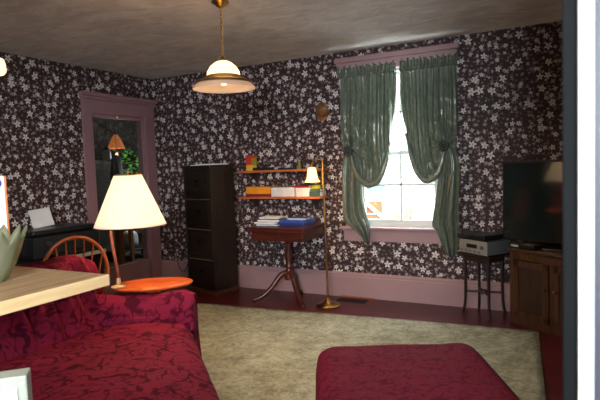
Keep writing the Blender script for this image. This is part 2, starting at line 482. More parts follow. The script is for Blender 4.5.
b = BM(); lathe(b, [(.0, 0), (.008, 0), (.011, .01), (.008, .02), (0, .022)], 12, (.0, dl(-.585), 1.945)); obj('latch', b, 'white', lf, smooth=True)
# porch
b = BM()
bx(b, -3.4, -3.3, -1.6, 3.3, -.1, 2.5); bx(b, -3.4, -.12, 3.2, 3.3, -.1, 2.5); bx(b, -3.4, -.12, -1.7, -1.6, -.1, 2.5)
bx(b, -.22, -.12, .12, 3.3, -.1, 2.5); bx(b, -3.4, -.12, -1.7, 3.3, 2.4, 2.5)
struct('wall_porch', b, simple('porch_boards', (46, 40, 34), .7, var=.25, scale=5), label='dim boarded porch beyond the glass door')
b = BM(); bx(b, -3.4, -.12, -1.7, 3.3, -.1, -.02)
struct('floor_porch', b, simple('porch_floor_paint', (64, 66, 54), .6, var=.3, scale=4), label='dull green porch floor beyond the glass door')

# ------------------------------------------------------------------ rug
b = BM(); 
def rugf(u, v):
    x, y = (u-1)*3.3, -v*3.25
    return (x, y, .012+.003*noise.noise(Vector((x*3, y*3, 0))))
grid(b, rugf, 60, 60)
es = bmesh.ops.extrude_edge_only(b, edges=[e for e in b.edges if e.is_boundary])
for v in es['geom']:
    if isinstance(v, bmesh.types.BMVert): v.co.z = .0005
tag(obj('area_rug', b, 'rug', None, smooth='all', loc=(4.262, -.535, 0), rot=R(4.6)), 'large pale sage and beige carpet rug covering the middle of the floor', 'rug')

# ------------------------------------------------------------------ curtains
def ell(a, b2, t): return a+(b2-a)*t
def curtain_panel(name, label, side, xo, xi, tie, hem, tail, zt):
    """xo/xi: outer and inner top x; tie: (x,z) of the tie-back; hem: pts from tie to the inner edge; tail: outline of the hanging tail"""
    root = thing(name, label, 'curtain', (tie[0], -.03, tie[1]), 0, 'tied back window curtains')
    ox, oz = tie
    YB = -.085
    hemc = spline([Vector((x, 0, z)) for x, z in hem], 80)
    def f(u, v):
        # u 0 outer .. 1 inner, v 0 top .. 1 bottom
        tx = ell(xo, xi, u); tz = zt
        if u < .22:
            k = u/.22; bxx, bzz = ell(tie[0]+(xo-tie[0])*.8, tie[0], k), tie[1]-.05*(1-k)+.02*k
        else:
            k = (u-.22)/.78; p = hemc[min(80, int(k*80))]; bxx, bzz = p.x, p.z
        # vertical fall with a late sweep toward the tie
        sw = v**7 if u < .22 else ell(v**6, v**2.2, (u-.22)/.78)
        x = ell(tx, bxx, sw); z = ell(tz, bzz, v)
        nz = noise.noise(Vector((u*5, v*.9, side*5)))
        amp = .6+.9*abs(noise.noise(Vector((u*3.3+4, v*.7, side*2))))*1.6
        fold = (.026*sin(u*TAU*5.2+.6+3.2*nz)*amp+.009*sin(u*TAU*15+2.4*v+4*nz))*(1-.25*v)*(.55+.45*min(1, v*6))
        if v < .03: fold *= .7
        bulge = -.075*sin(pi*min(1, v*1.0))**1.3*v*(.3+.7*sin(pi*min(1, max(0, u))))
        crease = .012*sin(9*u+22*v+5*noise.noise(Vector((u*3, v*3, side))))*v*v
        y = YB-.012+fold+bulge+crease+.02*noise.noise(Vector((u*5, v*2.5, side*3)))*v
        x += .005*sin(u*34+v*3)
        dt = sqrt((x-ox)**2+(z-oz)**2); an = atan2(z-oz, x-ox)
        y -= .016*sin(an*11+2*nz)*exp(-((dt-.10)/.13)**2)
        y += .010*sin(dt*60+3*nz+an*2)*exp(-dt/.25)*(v > .3)
        return (x-ox, y+.03, z-oz)
    b = BM(); grid(b, f, 150, 56)
    obj('panel', b, 'satin', root, smooth='all', solid=.002)
    # gathered swag roll along the hem
    b = BM()
    pts = [Vector((p.x-ox, YB-.045+.03*0-.03*sin(pi*i/80), p.z-oz+.008)) for i, p in enumerate(hemc)][::2]
    rs = [.012+.022*sin(pi*min(1, i/(len(pts)-1)*1.1)) for i in range(len(pts))]
    tube(b, pts, rs, 12)
    for v in b.verts: v.co += Vector((0, .008*noise.noise(v.co*30), .01*noise.noise(v.co*14)))
    obj('hem_roll', b, 'satin', root, smooth='all')
    # ruffled heading above the rod pocket
    b = BM()
    def g(u, v):
        x = ell(xo-.012*side, xi, u); 
        z = zt+.005+(.065+.012*sin(u*61)+.008*sin(u*113))*v-.03*(1-v)
        y = YB-.012+(.016*sin(u*TAU*17)+.008*sin(u*TAU*31+1))*(.35+.65*v if v > .4 else .6)-(.016 if v < .4 else 0)*sin(pi*v/.4)
        return (x-ox, y+.03, z-oz)
    grid(b, g, 160, 8)
    obj('ruffle', b, 'satin', root, smooth='all', solid=.002)
    # tail
    b = BM()
    L, Rr = tail
    Lc, Rc = spline([Vector((x, 0, z)) for x, z in L], 40), spline([Vector((x, 0, z)) for x, z in Rr], 40)
    def h(u, v):
        i = int(v*40+.5); p, q = Lc[i], Rc[i]
        x = ell(p.x, q.x, u); z = ell(p.z, q.z, u)
        wdt = .3+.7*min(1, v*2)
        y = YB-.03+(.028*sin(u*TAU*2.6+1+side)+.008*sin(u*TAU*6+3*v))*wdt-.03*(1-v)
        return (x-ox, y+.03, z-oz)
    grid(b, h, 60, 40)
    obj('tail', b, 'satin', root, smooth='all', solid=.002)
    # rosette tie-back
    b = BM()
    for k in range(9):
        a = TAU*k/9
        pts = [Vector((cos(a)*.012, -.0, sin(a)*.012)), Vector((cos(a+.25)*.034, -.02, sin(a+.25)*.034)), Vector((cos(a+.45)*.045, -.004, sin(a+.45)*.045))]
        tube(b, spline([p+Vector((0, YB-.085, 0)) for p in pts], 8), [.011, .013, .015, .016, .016, .015, .013, .010, .006], 8)
    m = bmesh.ops.create_icosphere(b, subdivisions=2, radius=.018, matrix=Matrix.Translation((0, YB-.105, 0)))
    tube(b, [(0, YB-.08, 0), (.0, .03, 0)], .012, 8)
    obj('rosette', b, 'satin_tie', root, smooth='all', label='dark gathered rosette')
    return root
cl = curtain_panel('curtain', 'green satin curtain left of the bright window gap, tied back to the left', 1,
    2.475, 3.05, (2.60, 1.47),
    [(2.60, 1.47), (2.645, 1.29), (2.715, 1.18), (2.80, 1.135), (2.885, 1.18), (2.945, 1.30), (2.975, 1.42), (2.99, 1.52)],
    ([(2.56, 1.50), (2.50, 1.36), (2.485, 1.10), (2.485, .80), (2.60, .70), (2.715, .575)], [(2.65, 1.46), (2.715, 1.32), (2.71, 1.05), (2.735, .88), (2.765, .74), (2.755, .59)]), 2.205)
cr = curtain_panel('curtain', 'green satin curtain right of the bright window gap, tied back to the right', -1,
    3.595, 3.085, (3.50, 1.475),
    [(3.50, 1.475), (3.475, 1.34), (3.43, 1.23), (3.36, 1.165), (3.29, 1.20), (3.235, 1.29), (3.19, 1.42), (3.15, 1.60)],
    ([(3.455, 1.49), (3.44, 1.30), (3.41, 1.05), (3.365, .78), (3.40, .70), (3.48, .50)], [(3.55, 1.50), (3.615, 1.34), (3.61, 1.05), (3.605, .85), (3.605, .68), (3.575, .48)]), 2.205)
# turned-back tan lining on the right tail
b = BM()
grid(b, lambda u, v: (ell(.025, .075, u)*(1-.7*v)+.0, -.135-.012*sin(u*pi), -.27-.20*v+.05*u), 8, 10)
obj('lining_fold', b, 'satin_lining', cr, smooth='all', solid=.003, label='tan turned-back lining')
b = BM(); tube(b, [(2.455, 0, 0), (3.60, 0, 0)], .011, 12)
for x in (2.455, 3.60):
    bmesh.ops.create_icosphere(b, subdivisions=2, radius=.018, matrix=Matrix.Translation((x, 0, 0)))
    tube(b, [(x+(.03 if x < 3 else -.03), 0, 0), (x+(.03 if x < 3 else -.03), .07, 0)], .007, 8)
tag(obj('curtain_rod', b, 'white', None, smooth=True, loc=(0, -.064, 2.205)), 'thin rod carrying both green curtains under the window head', 'curtain rod')

# ------------------------------------------------------------------ wooden filing cabinet
fc = thing('filing_cabinet', 'tall dark wooden four drawer filing cabinet against the floral wall', 'cabinet', (.965, -.25, 0), R(-13))
W, D_, HH = .45, .315, 1.365
b = BM()
bx(b, -W/2, -W/2+.02, -D_/2, D_/2, .05, HH); bx(b, W/2-.02, W/2, -D_/2, D_/2, .05, HH)
bx(b, -W/2, W/2, D_/2-.012, D_/2, .05, HH)
for k in range(5): bx(b, -W/2+.02, W/2-.02, -D_/2+.004, D_/2-.01, .05+k*.325, .07+k*.325)
bx(b, W/2, W/2+.006, -D_/2+.0, -D_/2+.035, .05, HH, .002); bx(b, W/2, W/2+.006, D_/2-.035, D_/2, .05, HH, .002)
for k in range(5): bx(b, W/2, W/2+.005, -D_/2+.03, D_/2-.03, .06+k*.315, .10+k*.315, .002)
bx(b, W/2-.022, W/2+.004, -D_/2-.012, -D_/2+.01, .05, HH, .003)
bx(b, -W/2, -W/2+.022, -D_/2-.012, -D_/2+.01, .05, HH, .003)
obj('carcass', b, 'walnut_v', fc)
b = BM(); bx(b, -W/2-.012, W/2+.014, -D_/2-.02, D_/2, HH, HH+.022, .005); obj('top_board', b, 'walnut', fc)
b = BM(); bx(b, -W/2-.008, W/2+.012, -D_/2-.016, D_/2, 0, .05, .005); obj('plinth', b, 'oak', fc)
for k in range(4):
    z0 = .075+k*.325
    b = BM(); bx(b, -W/2+.026, W/2-.026, -D_/2-.008, -D_/2+.012, z0, z0+.295, .003)
    dr = obj('drawer', b, 'walnut', fc)
    b = BM(); bx(b, -W/2+.05, W/2-.05, -D_/2-.011, -D_/2-.006, z0+.03, z0+.262, .003)
    obj('drawer_panel', b, 'walnut', dr)
    b = BM(); bx(b, -W/2+.024, W/2-.024, -D_/2-.014, -D_/2+.008, z0+.297, z0+.303, .001); obj('rail', b, 'edge' if k < 3 else 'walnut', fc)
    b = BM(); box(b, (0, -D_/2-.013, z0+.17), (.07, .004, .03), bev=.002); tube(b, spline([(-.03, -D_/2-.012, z0+.135), (-.03, -D_/2-.03, z0+.13), (.03, -D_/2-.03, z0+.13), (.03, -D_/2-.012, z0+.135)], 12), .004, 8)
    obj('pull', b, simple('dark_bronze', (30, 24, 20), .45, .6), dr, smooth=True)
b = BM(); box(b, (0, 0, .004), (.34, .22, .008), rot=rz(.1), bev=.001); box(b, (.02, .01, .011), (.28, .2, .006), rot=rz(-.08), bev=.001)
tag(obj('papers', b, 'paper', None, loc=(.985, -.255, HH+.022)), 'thin pile of white papers on top of the dark filing cabinet', 'papers')

# ------------------------------------------------------------------ wall shelves and what stands on them
SX0, SX1 = 1.315, 2.29
def shelf(z, label):
    s = thing('wall_shelf', label, 'shelf', ((SX0+SX1)/2, 0, z), 0, 'narrow wall shelves')
    L = SX1-SX0
    b = BM(); bx(b, -L/2, L/2, -.215, -.012, -.024, 0, .004); obj('board', b, 'shelfwood', s)
    for sx in (-1, 1):
        b = BM(); bx(b, sx*(L/2-.12)-.01, sx*(L/2-.12)+.01, -.012, 0, -.13, 0, .002)
        prism_pts = [(0, -.024), (0, -.12), (.01, -.12), (.17, -.034), (.17, -.024)]
        a = [b.verts.new((sx*(L/2-.12)-.006, -.012-p, q)) for p, q in prism_pts]; c = [b.verts.new((sx*(L/2-.12)+.006, -.012-p, q)) for p, q in prism_pts]
        b.faces.new(a); b.faces.new(list(reversed(c)))
        for k in range(5): b.faces.new((a[k], c[k], c[(k+1) % 5], a[(k+1) % 5]))
        obj('bracket', b, simple('bracket_brown', (52, 34, 28), .5), s)
shelf(1.312, 'upper orange brown wooden wall shelf, mostly bare, level with the glass lamp shade')
shelf(1.035, 'lower orange brown wooden wall shelf carrying a row of boxes and books')
def carton(name, label, cat, x, y, z, w, d_, h, colr, lid=None, rot=0, group='boxes on the lower shelf', lid_name='lid', lid_h=.25):
    t = thing(name, label, cat, (x, y, z), rot, group)
    hb = h*(1-lid_h) if lid else h
    b = BM(); bx(b, -w/2, w/2, -d_/2, d_/2, 0, hb, .003); obj('box_body', b, simple(name+'_paint', colr, .55), t)
    if lid:
        b = BM(); bx(b, -w/2-.003, w/2+.003, -d_/2-.003, d_/2+.003, hb, h, .003); obj(lid_name, b, simple(name+'_lid_paint', lid, .55), t)
    return t
def book(label, x, y, z, w, d_, h, colr, rot=0, group='books and magazines on the shelves and card table', name='book'):
    """lying book: page block and hard cover"""
    t = thing(name, label, 'book', (x, y, z), rot, group)
    c = min(.004, h*.2)
    b = BM(); bx(b, -w/2, w/2, -d_/2, d_/2, 0, c); bx(b, -w/2, w/2, -d_/2, d_/2, h-c, h); bx(b, -w/2, w/2, d_/2-c, d_/2, 0, h)
    obj('cover', b, simple('book_cover', colr, .5), t)
    b = BM(); bx(b, -w/2+.004, w/2-.004, -d_/2+.005, d_/2-c, c, h-c); obj('pages', b, 'paper', t, label='pale page edges')
    return t
# upper shelf
t = thing('cereal_box', 'small upright red and yellow box on the upper shelf', 'box', (1.45, -.13, 1.312), R(-8))
b = BM(); bx(b, -.05, .05, -.03, .03, .06, .165, .003); obj('box_body', b, simple('box_red', (196, 52, 34), .5), t)
b = BM(); bx(b, -.0505, .0505, -.0305, .0305, 0, .06, .003); obj('lower_band', b, simple('box_yellow', (212, 170, 52), .5), t, label='yellow lower half')
b = BM(); bx(b, .03, .0512, -.031, .031, .055, .13, .001); obj('side_band', b, simple('box_lime', (150, 140, 50), .5), t)
book('flat black book lying beside the red and yellow box on the upper shelf', 1.64, -.12, 1.312, .26, .16, .03, (18, 18, 20), pi)
t = thing('remote_control', 'dark slim remote control lying on the middle of the upper shelf', 'remote', (1.87, -.12, 1.312), R(8))
b = BM(); bx(b, -.09, .09, -.022, .022, 0, .018, .005); obj('case', b, 'black', t)
for k in range(6):
    b = BM(); lathe(b, [(.005, 0), (.005, .003), (0, .0035)], 8, (-.06+k*.022, 0, .018)); obj('button', b, 'silver_dark', t)
t = thing('small_bottle', 'tiny yellow green bottle near the middle of the upper shelf', 'bottle', (2.02, -.11, 1.312))
b = BM(); lathe(b, [(.0, 0), (.016, 0), (.018, .01), (.018, .05), (.009, .065), (.009, .075), (0, .075)], 16); obj('bottle_body', b, simple('olive_bottle', (120, 116, 40), .3), t, smooth=True)
b = BM(); lathe(b, [(0, .075), (.011, .075), (.011, .095), (0, .096)], 12); obj('cap', b, simple('lime_cap', (160, 150, 60), .4), t, smooth=True)
# lower shelf
Z2 = 1.035
t = thing('carton_box', 'orange yellow box with a dark red base at the left of the lower shelf', 'box', (1.555, -.12, Z2), 0, 'boxes on the lower shelf')
b = BM(); bx(b, -.15, .15, -.07, .07, .028, .105, .003); obj('box_body', b, simple('box_orange', (226, 142, 30), .5), t)
b = BM(); bx(b, -.155, .155, -.075, .075, 0, .03, .003); obj('box_base', b, simple('box_dark_red', (120, 26, 20), .5), t, label='dark red base')
carton('carton_box', 'long white box beside the orange one on the lower shelf', 'box', 1.855, -.12, Z2, .27, .15, .093, (214, 208, 204), (226, 220, 216))
carton('carton_box', 'short white box under the red book on the lower shelf', 'box', 2.085, -.12, Z2, .155, .15, .088, (214, 208, 204), (222, 216, 214))
book('thin red book lying on the short white box', 2.06, -.12, Z2+.088, .19, .13, .022, (150, 26, 36), pi)
book('dark teal book lying at the right end of the lower shelf', 2.228, -.13, Z2, .118, .16, .05, (44, 72, 72), pi)
book('green grey book stacked on the teal book behind the lamp', 2.228, -.125, Z2+.05, .115, .14, .022, (70, 92, 84), pi)
t = carton('tea_tin', 'small yellow green tin on the stacked green books', 'tin', 2.215, -.12, Z2+.072, .09, .08, .04, (150, 146, 40), (128, 128, 40))

# ------------------------------------------------------------------ pedestal card table
ct = thing('pedestal_table', 'dark mahogany pedestal card table with three splayed feet below the shelves', 'table', (1.95, -.285, 0))
b = BM(); bx(b, -.315, .315, -.265, .265, .735, .757, .006); bx(b, -.31, .31, -.26, .26, .712, .732, .004); obj('tabletop', b, 'mahog', ct)
b = BM(); bx(b, -.285, .285, -.235, .235, .622, .712, .003); obj('apron', b, 'mahog', ct)
b = BM(); lathe(b, [(0, .20), (.048, .20), (.052, .25), (.034, .29), (.03, .31), (.042, .33), (.03, .35), (.036, .40), (.040, .46), (.026, .56), (.03, .58), (.06, .61), (.07, .622), (0, .622)], 28)
obj('column', b, 'mahog_z', ct, smooth=True)
for a in (R(222), R(318), R(90)):
    pts = spline([(0, 0, .27), (.09, 0, .25), (.19, 0, .13), (.29, 0, .05), (.37, 0, .022)], 16)
    if abs(a-R(90)) < .01: pts = [Vector((p.x*.62, p.y, p.z)) for p in pts]
    pts = [rz(a) @ p for p in pts]
    b = BM(); tube(b, pts, [.030-.011*i/16 for i in range(17)], 10)
    lg = obj('leg', b, 'mahog', ct, smooth=True)
    b = BM(); lathe(b, [(0, 0), (.018, 0), (.022, .012), (.02, .03), (0, .034)], 12, tuple(pts[-1].xy)+(0,)); obj('toe_cap', b, 'mahog', lg, smooth=True)
T = .757
book('black magazine at the bottom of the pile on the card table', 1.80, -.35, T, .25, .2, .022, (22, 22, 26), R(2), name='magazine')
b = BM(); bx(b, -.115, .115, -.1, .1, 0, .018, .002); tag(obj('paper_stack', b, 'paper', None, loc=(1.785, -.365, T+.022), rot=R(-3)), 'white paper stack near the bottom of the pile on the card table', 'papers')
book('black book in the middle of the pile on the card table', 1.80, -.34, T+.040, .24, .19, .026, (24, 24, 28), R(5))
b = BM()
for k in range(4): box(b, (.01*sin(k*2), .01*cos(k*3), .003+.005*k), (.21-.01*k, .17, .0045), rot=rz(.12*sin(k*1.7)))
tag(obj('paper_stack', b, 'paper', None, loc=(1.79, -.33, T+.066), rot=R(8)), 'loose white papers topping the pile on the card table', 'papers')
t = thing('game_box', 'blue flat box with pale print on the right of the card table', 'box', (2.06, -.29, T), R(-4))
b = BM(); bx(b, -.145, .145, -.12, .12, 0, .042, .003); obj('box_body', b, simple('box_navy', (34, 50, 104), .5), t)
b = BM(); bx(b, -.148, .148, -.123, .123, .03, .058, .003); lid = obj('lid', b, simple('box_blue', (52, 78, 150), .45, var=.4, scale=40), t)
book('thin blue book lying on the flat blue box', 2.08, -.28, T+.058, .2, .15, .018, (50, 66, 120), R(6))

# ------------------------------------------------------------------ brass floor lamp with bell shade
fl = thing('floor_lamp', 'slim brass floor lamp with a glowing bell glass shade beside the card table', 'lamp', (2.425, -.40, 0))
b = BM(); lathe(b, [(0, 0), (.115, 0), (.12, .01), (.105, .022), (.06, .032), (.03, .05), (.016, .075), (0, .08)], 36, fn=lambda r, z, a: (r*(1+.05*cos(a*8)*(r > .05)), z)); obj('base', b, 'brass_dull', fl, smooth=True)
b = BM(); tube(b, [(0, 0, .07), (-.005, 0, .7), (-.012, 0, 1.36)], .009, 12); lathe(b, [(0, -.02), (.014, -.015), (.014, .015), (0, .02)], 14, (-.004, 0, .72)); obj('pole', b, 'brass', fl, smooth=True)
b = BM(); tube(b, spline([(-.012, 0, 1.35), (-.014, 0, 1.385), (-.04, -.005, 1.40), (-.10, -.01, 1.39), (-.117, -.012, 1.35)], 20), .006, 10)
lathe(b, [(0, -.012), (.012, -.008), (.012, .008), (0, .012)], 12, (-.012, 0, 1.36)); obj('arm', b, 'brass', fl, smooth=True)
b = BM(); lathe(b, [(0, .03), (.014, .028), (.022, .012), (.022, -.012), (.0, -.012)], 18, (-.118, -.012, 1.335)); obj('socket', b, 'brass_dull', fl, smooth=True)
b = BM(); lathe_open(b, [(.022, 0), (.036, -.012), (.042, -.04), (.045, -.075), (.052, -.105), (.068, -.130), (.074, -.138)], 40, (-.118, -.012, 1.325), fn=lambda r, z, a: (r*(1+.04*cos(a*6)*(r > .05)), z)); obj('lamp_shade', b, 'bell', fl, smooth='all', solid=.003, label='glowing amber bell glass shade')
# wall sconce
sc = thing('wall_sconce', 'small brass wall sconce on the floral paper left of the curtain', 'sconce', (2.25, 0, 1.86))
sc.scale = (1.3, 1.3, 1.3)
M['sconce'] = simple('old_copper', (150, 108, 76), .4, .7, var=.2)
b = BM(); lathe(b, [(0, 0), (.05, 0), (.052, .006), (.04, .014), (.02, .02), (0, .022)], 28, M3=Matrix.Rotation(R(90), 3, 'X')); obj('backplate', b, 'sconce', sc, smooth=True)
b = BM(); tube(b, spline([(0, -.02, 0), (-.0, -.06, -.01), (0, -.09, .0), (0, -.10, .02)], 12), .007, 10); obj('arm', b, 'sconce', sc, smooth=True)
b = BM(); lathe(b, [(0, .0), (.02, 0), (.048, .02), (.056, .05), (.054, .075), (.048, .075), (.048, .05), (.04, .028), (0, .012)], 28, (0, -.10, .0), M3=Matrix.Rotation(R(62), 3, 'Y')); obj('cup', b, 'sconce', sc, smooth=True)
# floor register
fv = thing('floor_register', 'black metal floor register by the mauve baseboard', 'floor vent', (2.57, -.155, 0))
b = BM(); 
bx(b, -.15, .15, -.05, -.04, 0, .006); bx(b, -.15, .15, .04, .05, 0, .006); bx(b, -.15, -.14, -.05, .05, 0, .006); bx(b, .14, .15, -.05, .05, 0, .006)
obj('register_frame', b, 'black_matte', fv)
b = BM()
for k in range(17): bx(b, -.136+k*.017-.003, -.136+k*.017+.003, -.04, .04, .0005, .005)
obj('louvres', b, 'black_matte', fv)
b = BM(); bx(b, -.145, .145, -.045, .045, .0002, .0012); obj('duct_shade_sheet', b, simple('duct_dark', (8, 8, 9), .8), fv)  # flat dark sheet standing for the shade inside the duct
b = BM(); bx(b, 0, .36, -.008, 0, 0, .012, .002)
tag(obj('wood_strip', b, simple('raw_orange_wood', (150, 82, 42), .6), None, loc=(2.40, -.025, 0)), 'narrow raw orange wood strip at the foot of the baseboard behind the vent', 'wood strip')

# ------------------------------------------------------------------ pendant lamp
PX, PY = 2.42, -1.94
pl = thing('pendant_lamp', 'brass and cream glass pendant lamp hanging on a chain from the ceiling', 'lamp', (PX, PY, H))
pl.scale = (.95, .95, 1)
b = BM(); lathe(b, [(0, 0), (.062, 0), (.06, -.008), (.04, -.018), (.03, -.03), (.012, -.038), (0, -.04)], 32); obj('canopy', b, 'brass', pl, smooth=True)
b = BM()
for k in range(13):
    z = -.05-k*.024
    ring = [Vector((.008*cos(t_), 0, .0155*sin(t_))) for t_ in [TAU*j/12 for j in range(13)]]
    rot = rz(pi/2*(k % 2)+.4)
    tube(b, [rot @ p+Vector((0, 0, z)) for p in ring], .0026, 6, cap=False)
obj('chain', b, 'brass', pl, smooth=True)
b = BM(); tube(b, spline([(0, 0, -.035), (.01, .004, -.15), (-.008, 0, -.25), (0, 0, -.36)], 14), .003, 6); obj('cord', b, 'brass_dull', pl, smooth=True)
b = BM(); lathe(b, [(0, -.35), (.008, -.352), (.016, -.366), (.03, -.378), (.034, -.388), (0, -.39)], 20); obj('finial', b, 'brass', pl, smooth=True)
b = BM(); lathe_open(b, [(.02, -.385), (.055, -.398), (.09, -.425), (.110, -.455), (.116, -.478), (.110, -.49)], 48); obj('dome_shade', b, 'pend_glass', pl, smooth='all', solid=.003, label='glowing cream glass dome')
b = BM(); lathe(b, [(.108, -.487), (.118, -.485), (.123, -.493), (.205, -.527), (.208, -.540), (.204, -.541), (.118, -.503), (.108, -.497), (.108, -.487)], 56); obj('band', b, 'brass_dull', pl, smooth=True, label='wide brass band')
b = BM(); lathe_open(b, [(.10, -.503), (.14, -.515), (.19, -.540), (.214, -.562), (.219, -.572)], 64, fn=lambda r, z, a: (r*(1+.012*cos(a*16)*(r > .2)), z)); obj('flared_shade', b, 'pend_under', pl, smooth='all', solid=.003, label='pale flared glass skirt')
b = BM(); bmesh.ops.create_uvsphere(b, u_segments=20, v_segments=12, radius=.032, matrix=Matrix.Translation((0, 0, -.515))); lathe(b, [(.014, -.488), (.014, -.45), (0, -.45)], 12); obj('bulb', b, emis('warm_bulb', (1.0, .74, .42), 1.6), pl, smooth=True)

# ------------------------------------------------------------------ sofa
SU = atan2(.447, .894)
so = thing('sofa', 'sofa draped in dark red damask cloth with its seat towards the rug', 'sofa', (2.53, -2.53, .014), SU)
LS = 1.34
def drape(bm, f, nu, nv): grid(bm, f, nu, nv)
b = BM()   # seat with skirt: profile swept along -y, front at x=0
def seatf(u, v):
    y = .02-(LS+.02)*u
    prof = [(-.62, .43), (-.45, .445), (-.25, .455), (-.09, .452), (-.03, .435), (.0, .39), (.012, .30), (.02, .18), (.035, .06), (.05, .004)]
    t = v*(len(prof)-1); i = min(int(t), len(prof)-2); k = t-i
    x = ell(prof[i][0], prof[i+1][0], k); z = ell(prof[i][1], prof[i+1][1], k)
    drop = max(0, (v-.5)*2)
    x += .016*sin(u*TAU*5.5+2)*drop**1.4+.012*noise.noise(Vector((u*9, v*4, 1)))*drop
    z += .010*noise.noise(Vector((u*6, v*6, 4)))*(1-drop)+.006*noise.noise(Vector((u*15, v*11, 9)))*(1-drop)
    if u < .06 and v > .5: x -= .02*(1-u/.06)
    x += LS*u*ell(-.55, .36, min(1, v*1.7))
    return (x, y, max(.003, z))
grid(b, seatf, 90, 50)
obj('seat', b, 'sofa', so, smooth='all', solid=.004)
b = BM(); softbox(b, (-.36, -LS/2, .21), (.6, LS-.1, .36), .04); obj('base', b, 'sofa', so, smooth='all')
def armpart(y0, sgn, seed):
    b = BM()
    def af(u, v):      # u along depth (back->front), v around the arm: inner bottom -> over -> outer floor
        x = -.80-(.55*LS if sgn < 0 else 0)+(.815+(.91*LS if sgn < 0 else 0))*u
        prof = [(-.02, .40), (-.008, .47), (.008, .53), (.034, .585), (.068, .62), (.098, .622), (.114, .58), (.118, .30), (.122, .12), (.13, .004)]
        t = v*(len(prof)-1); i = min(int(t), len(prof)-2); k = t-i
        y = ell(prof[i][0], prof[i+1][0], k); z = ell(prof[i][1], prof[i+1][1], k)
        z += (.012*noise.noise(Vector((u*5, v*3, seed)))-.018*sin(pi*u)**2*(z > .5))
        y += .012*noise.noise(Vector((u*7, v*5, seed+3)))
        if u > .9: 
            k2 = (u-.9)/.1; x += 0*k2; z -= (.02*k2*k2)*(z > .45)
        return (x, y0+sgn*y, max(.003, z))
    grid(b, af, 40, 40)
    # front face of the arm with its draped cloth
    def ff(u, v):
        y = ell(-.012, .12, u); zt_ = .40+.17*sin(pi*min(1, max(0, u))) if True else 0
        z = ell(zt_+.02, .004, v)
        return (.012+.02*v+.012*sin(u*9+1)*v+(.36*LS if sgn < 0 else 0), y0+sgn*y, max(.003, z))
    grid(b, ff, 10, 24)
    return obj('arm', b, 'sofa', so, smooth='all', solid=.004)
armpart(.0, 1, 2); armpart(-LS, -1, 7)
b = BM()       # draped back with vertical folds
def backf(u, v):
    y = .14-(LS+.28)*u
    prof = [(-.50, .43), (-.535, .50), (-.565, .62), (-.59, .76), (-.62, .835), (-.68, .855), (-.74, .83), (-.77, .72), (-.785, .45), (-.80, .2), (-.81, .004)]
    t = v*(len(prof)-1); i = min(int(t), len(prof)-2); k = t-i
    x = ell(prof[i][0], prof[i+1][0], k); z = ell(prof[i][1], prof[i+1][1], k)
    w_ = sin(pi*min(1, v*2.2)) if v < .45 else .4
    x -= .55*max(0, .02-y)
    x += .014*sin(y*46+3*v)*w_+.010*sin(y*83+1)*w_+.02*noise.noise(Vector((u*6, v*4, 2)))
    z += .018*noise.noise(Vector((u*8, 3, v)))*(z > .6)-.03*max(0, 1-u*14)*(z > .6)
    return (x, y, max(.003, z))
grid(b, backf, 160, 44)
obj('backrest', b, 'sofa', so, smooth='all', solid=.004)

# ottoman
ot = thing('ottoman', 'large ottoman under a dark red damask throw on the pale rug', 'ottoman', (3.905, -2.80, .014), R(26))
OW, OD, OH = .80, .97, .43
b = BM()
def otf(u, v):
    # cap from centre outwards: v 0 centre .. 1 floor, u around
    a = TAU*u
    c, s = cos(a), sin(a)
    e = 2/13
    px = (abs(c)**e)*(1 if c > 0 else -1); py = (abs(s)**e)*(1 if s > 0 else -1)
    if v < .55:
        k = v/.55; r = k; rr = .955*r
        z = OH+.012-.035*max(0, (k-.86)/.14)**2+.006*noise.noise(Vector((px*r*3, py*r*3, 5)))
    else:
        k = (v-.55)/.45; rr = .955+.04*min(1, k*6)+.035*k+.012*sin(a*11)*k; z = (OH-.023)*(1-k)+.004*k-.0
        if k < .15: z = OH-.023-(.06)*(k/.15)*(k/.15)*.9
    return (px*rr*OW/2, py*rr*OD/2, z)
grid(b, otf, 160, 50)
obj('throw_cover', b, 'ottoman', ot, smooth='all')
b = BM(); softbox(b, (0, 0, .2), (OW*.86, OD*.86, .36), .04); obj('cushion_body', b, 'ottoman', ot, smooth='all')

# ------------------------------------------------------------------ round side table and lamp
st = thing('oval_table', 'oval orange cherry side table behind the red sofa arm', 'side table', (2.185, -2.455, .016), R(41))
b = BM(); lathe(b, [(0, .618), (.21, .618), (.228, .623), (.233, .630), (.228, .637), (.22, .640), (0, .640)], 64, fn=lambda r, z, a: (r*1.04/sqrt(cos(a)**2+(sin(a)/.66)**2), z)); obj('tabletop', b, 'cherry', st, smooth=True)
b = BM(); lathe(b, [(0, .10), (.04, .10), (.045, .14), (.026, .2), (.034, .32), (.022, .46), (.03, .56), (.06, .605), (.07, .62), (0, .62)], 24); obj('column', b, 'cherry', st, smooth=True)
for k in range(3):
    a = R(75+120*k); b = BM()
    pts = [rz(a) @ p for p in spline([(0, 0, .17), (.05, 0, .15), (.085, 0, .06), (.115, 0, .016)], 10)]
    tube(b, pts, [.022-.008*i/10 for i in range(11)], 8); obj('leg', b, 'cherry', st, smooth=True)
LZ = .656
tl = thing('table_lamp', 'lit table lamp with a wide pleated cream shade on the oval orange table', 'lamp', (2.06, -2.615, LZ))
b = BM(); lathe(b, [(0, 0), (.045, 0), (.046, .006), (.03, .011), (.014, .014), (.0125, .05), (.010, .055), (0, .055)], 24); obj('base', b, simple('pale_collar', (206, 176, 140), .35, .3), tl, smooth=True)
b = BM(); tube(b, spline([(0, 0, .05), (-.006, -.004, .14), (-.02, -.012, .26), (-.026, -.014, .38), (-.026, -.014, .52)], 20), .0095, 12); obj('stem', b, simple('copper_brown', (142, 76, 54), .35, .5), tl, smooth=True)
sxo, syo = .068, .058
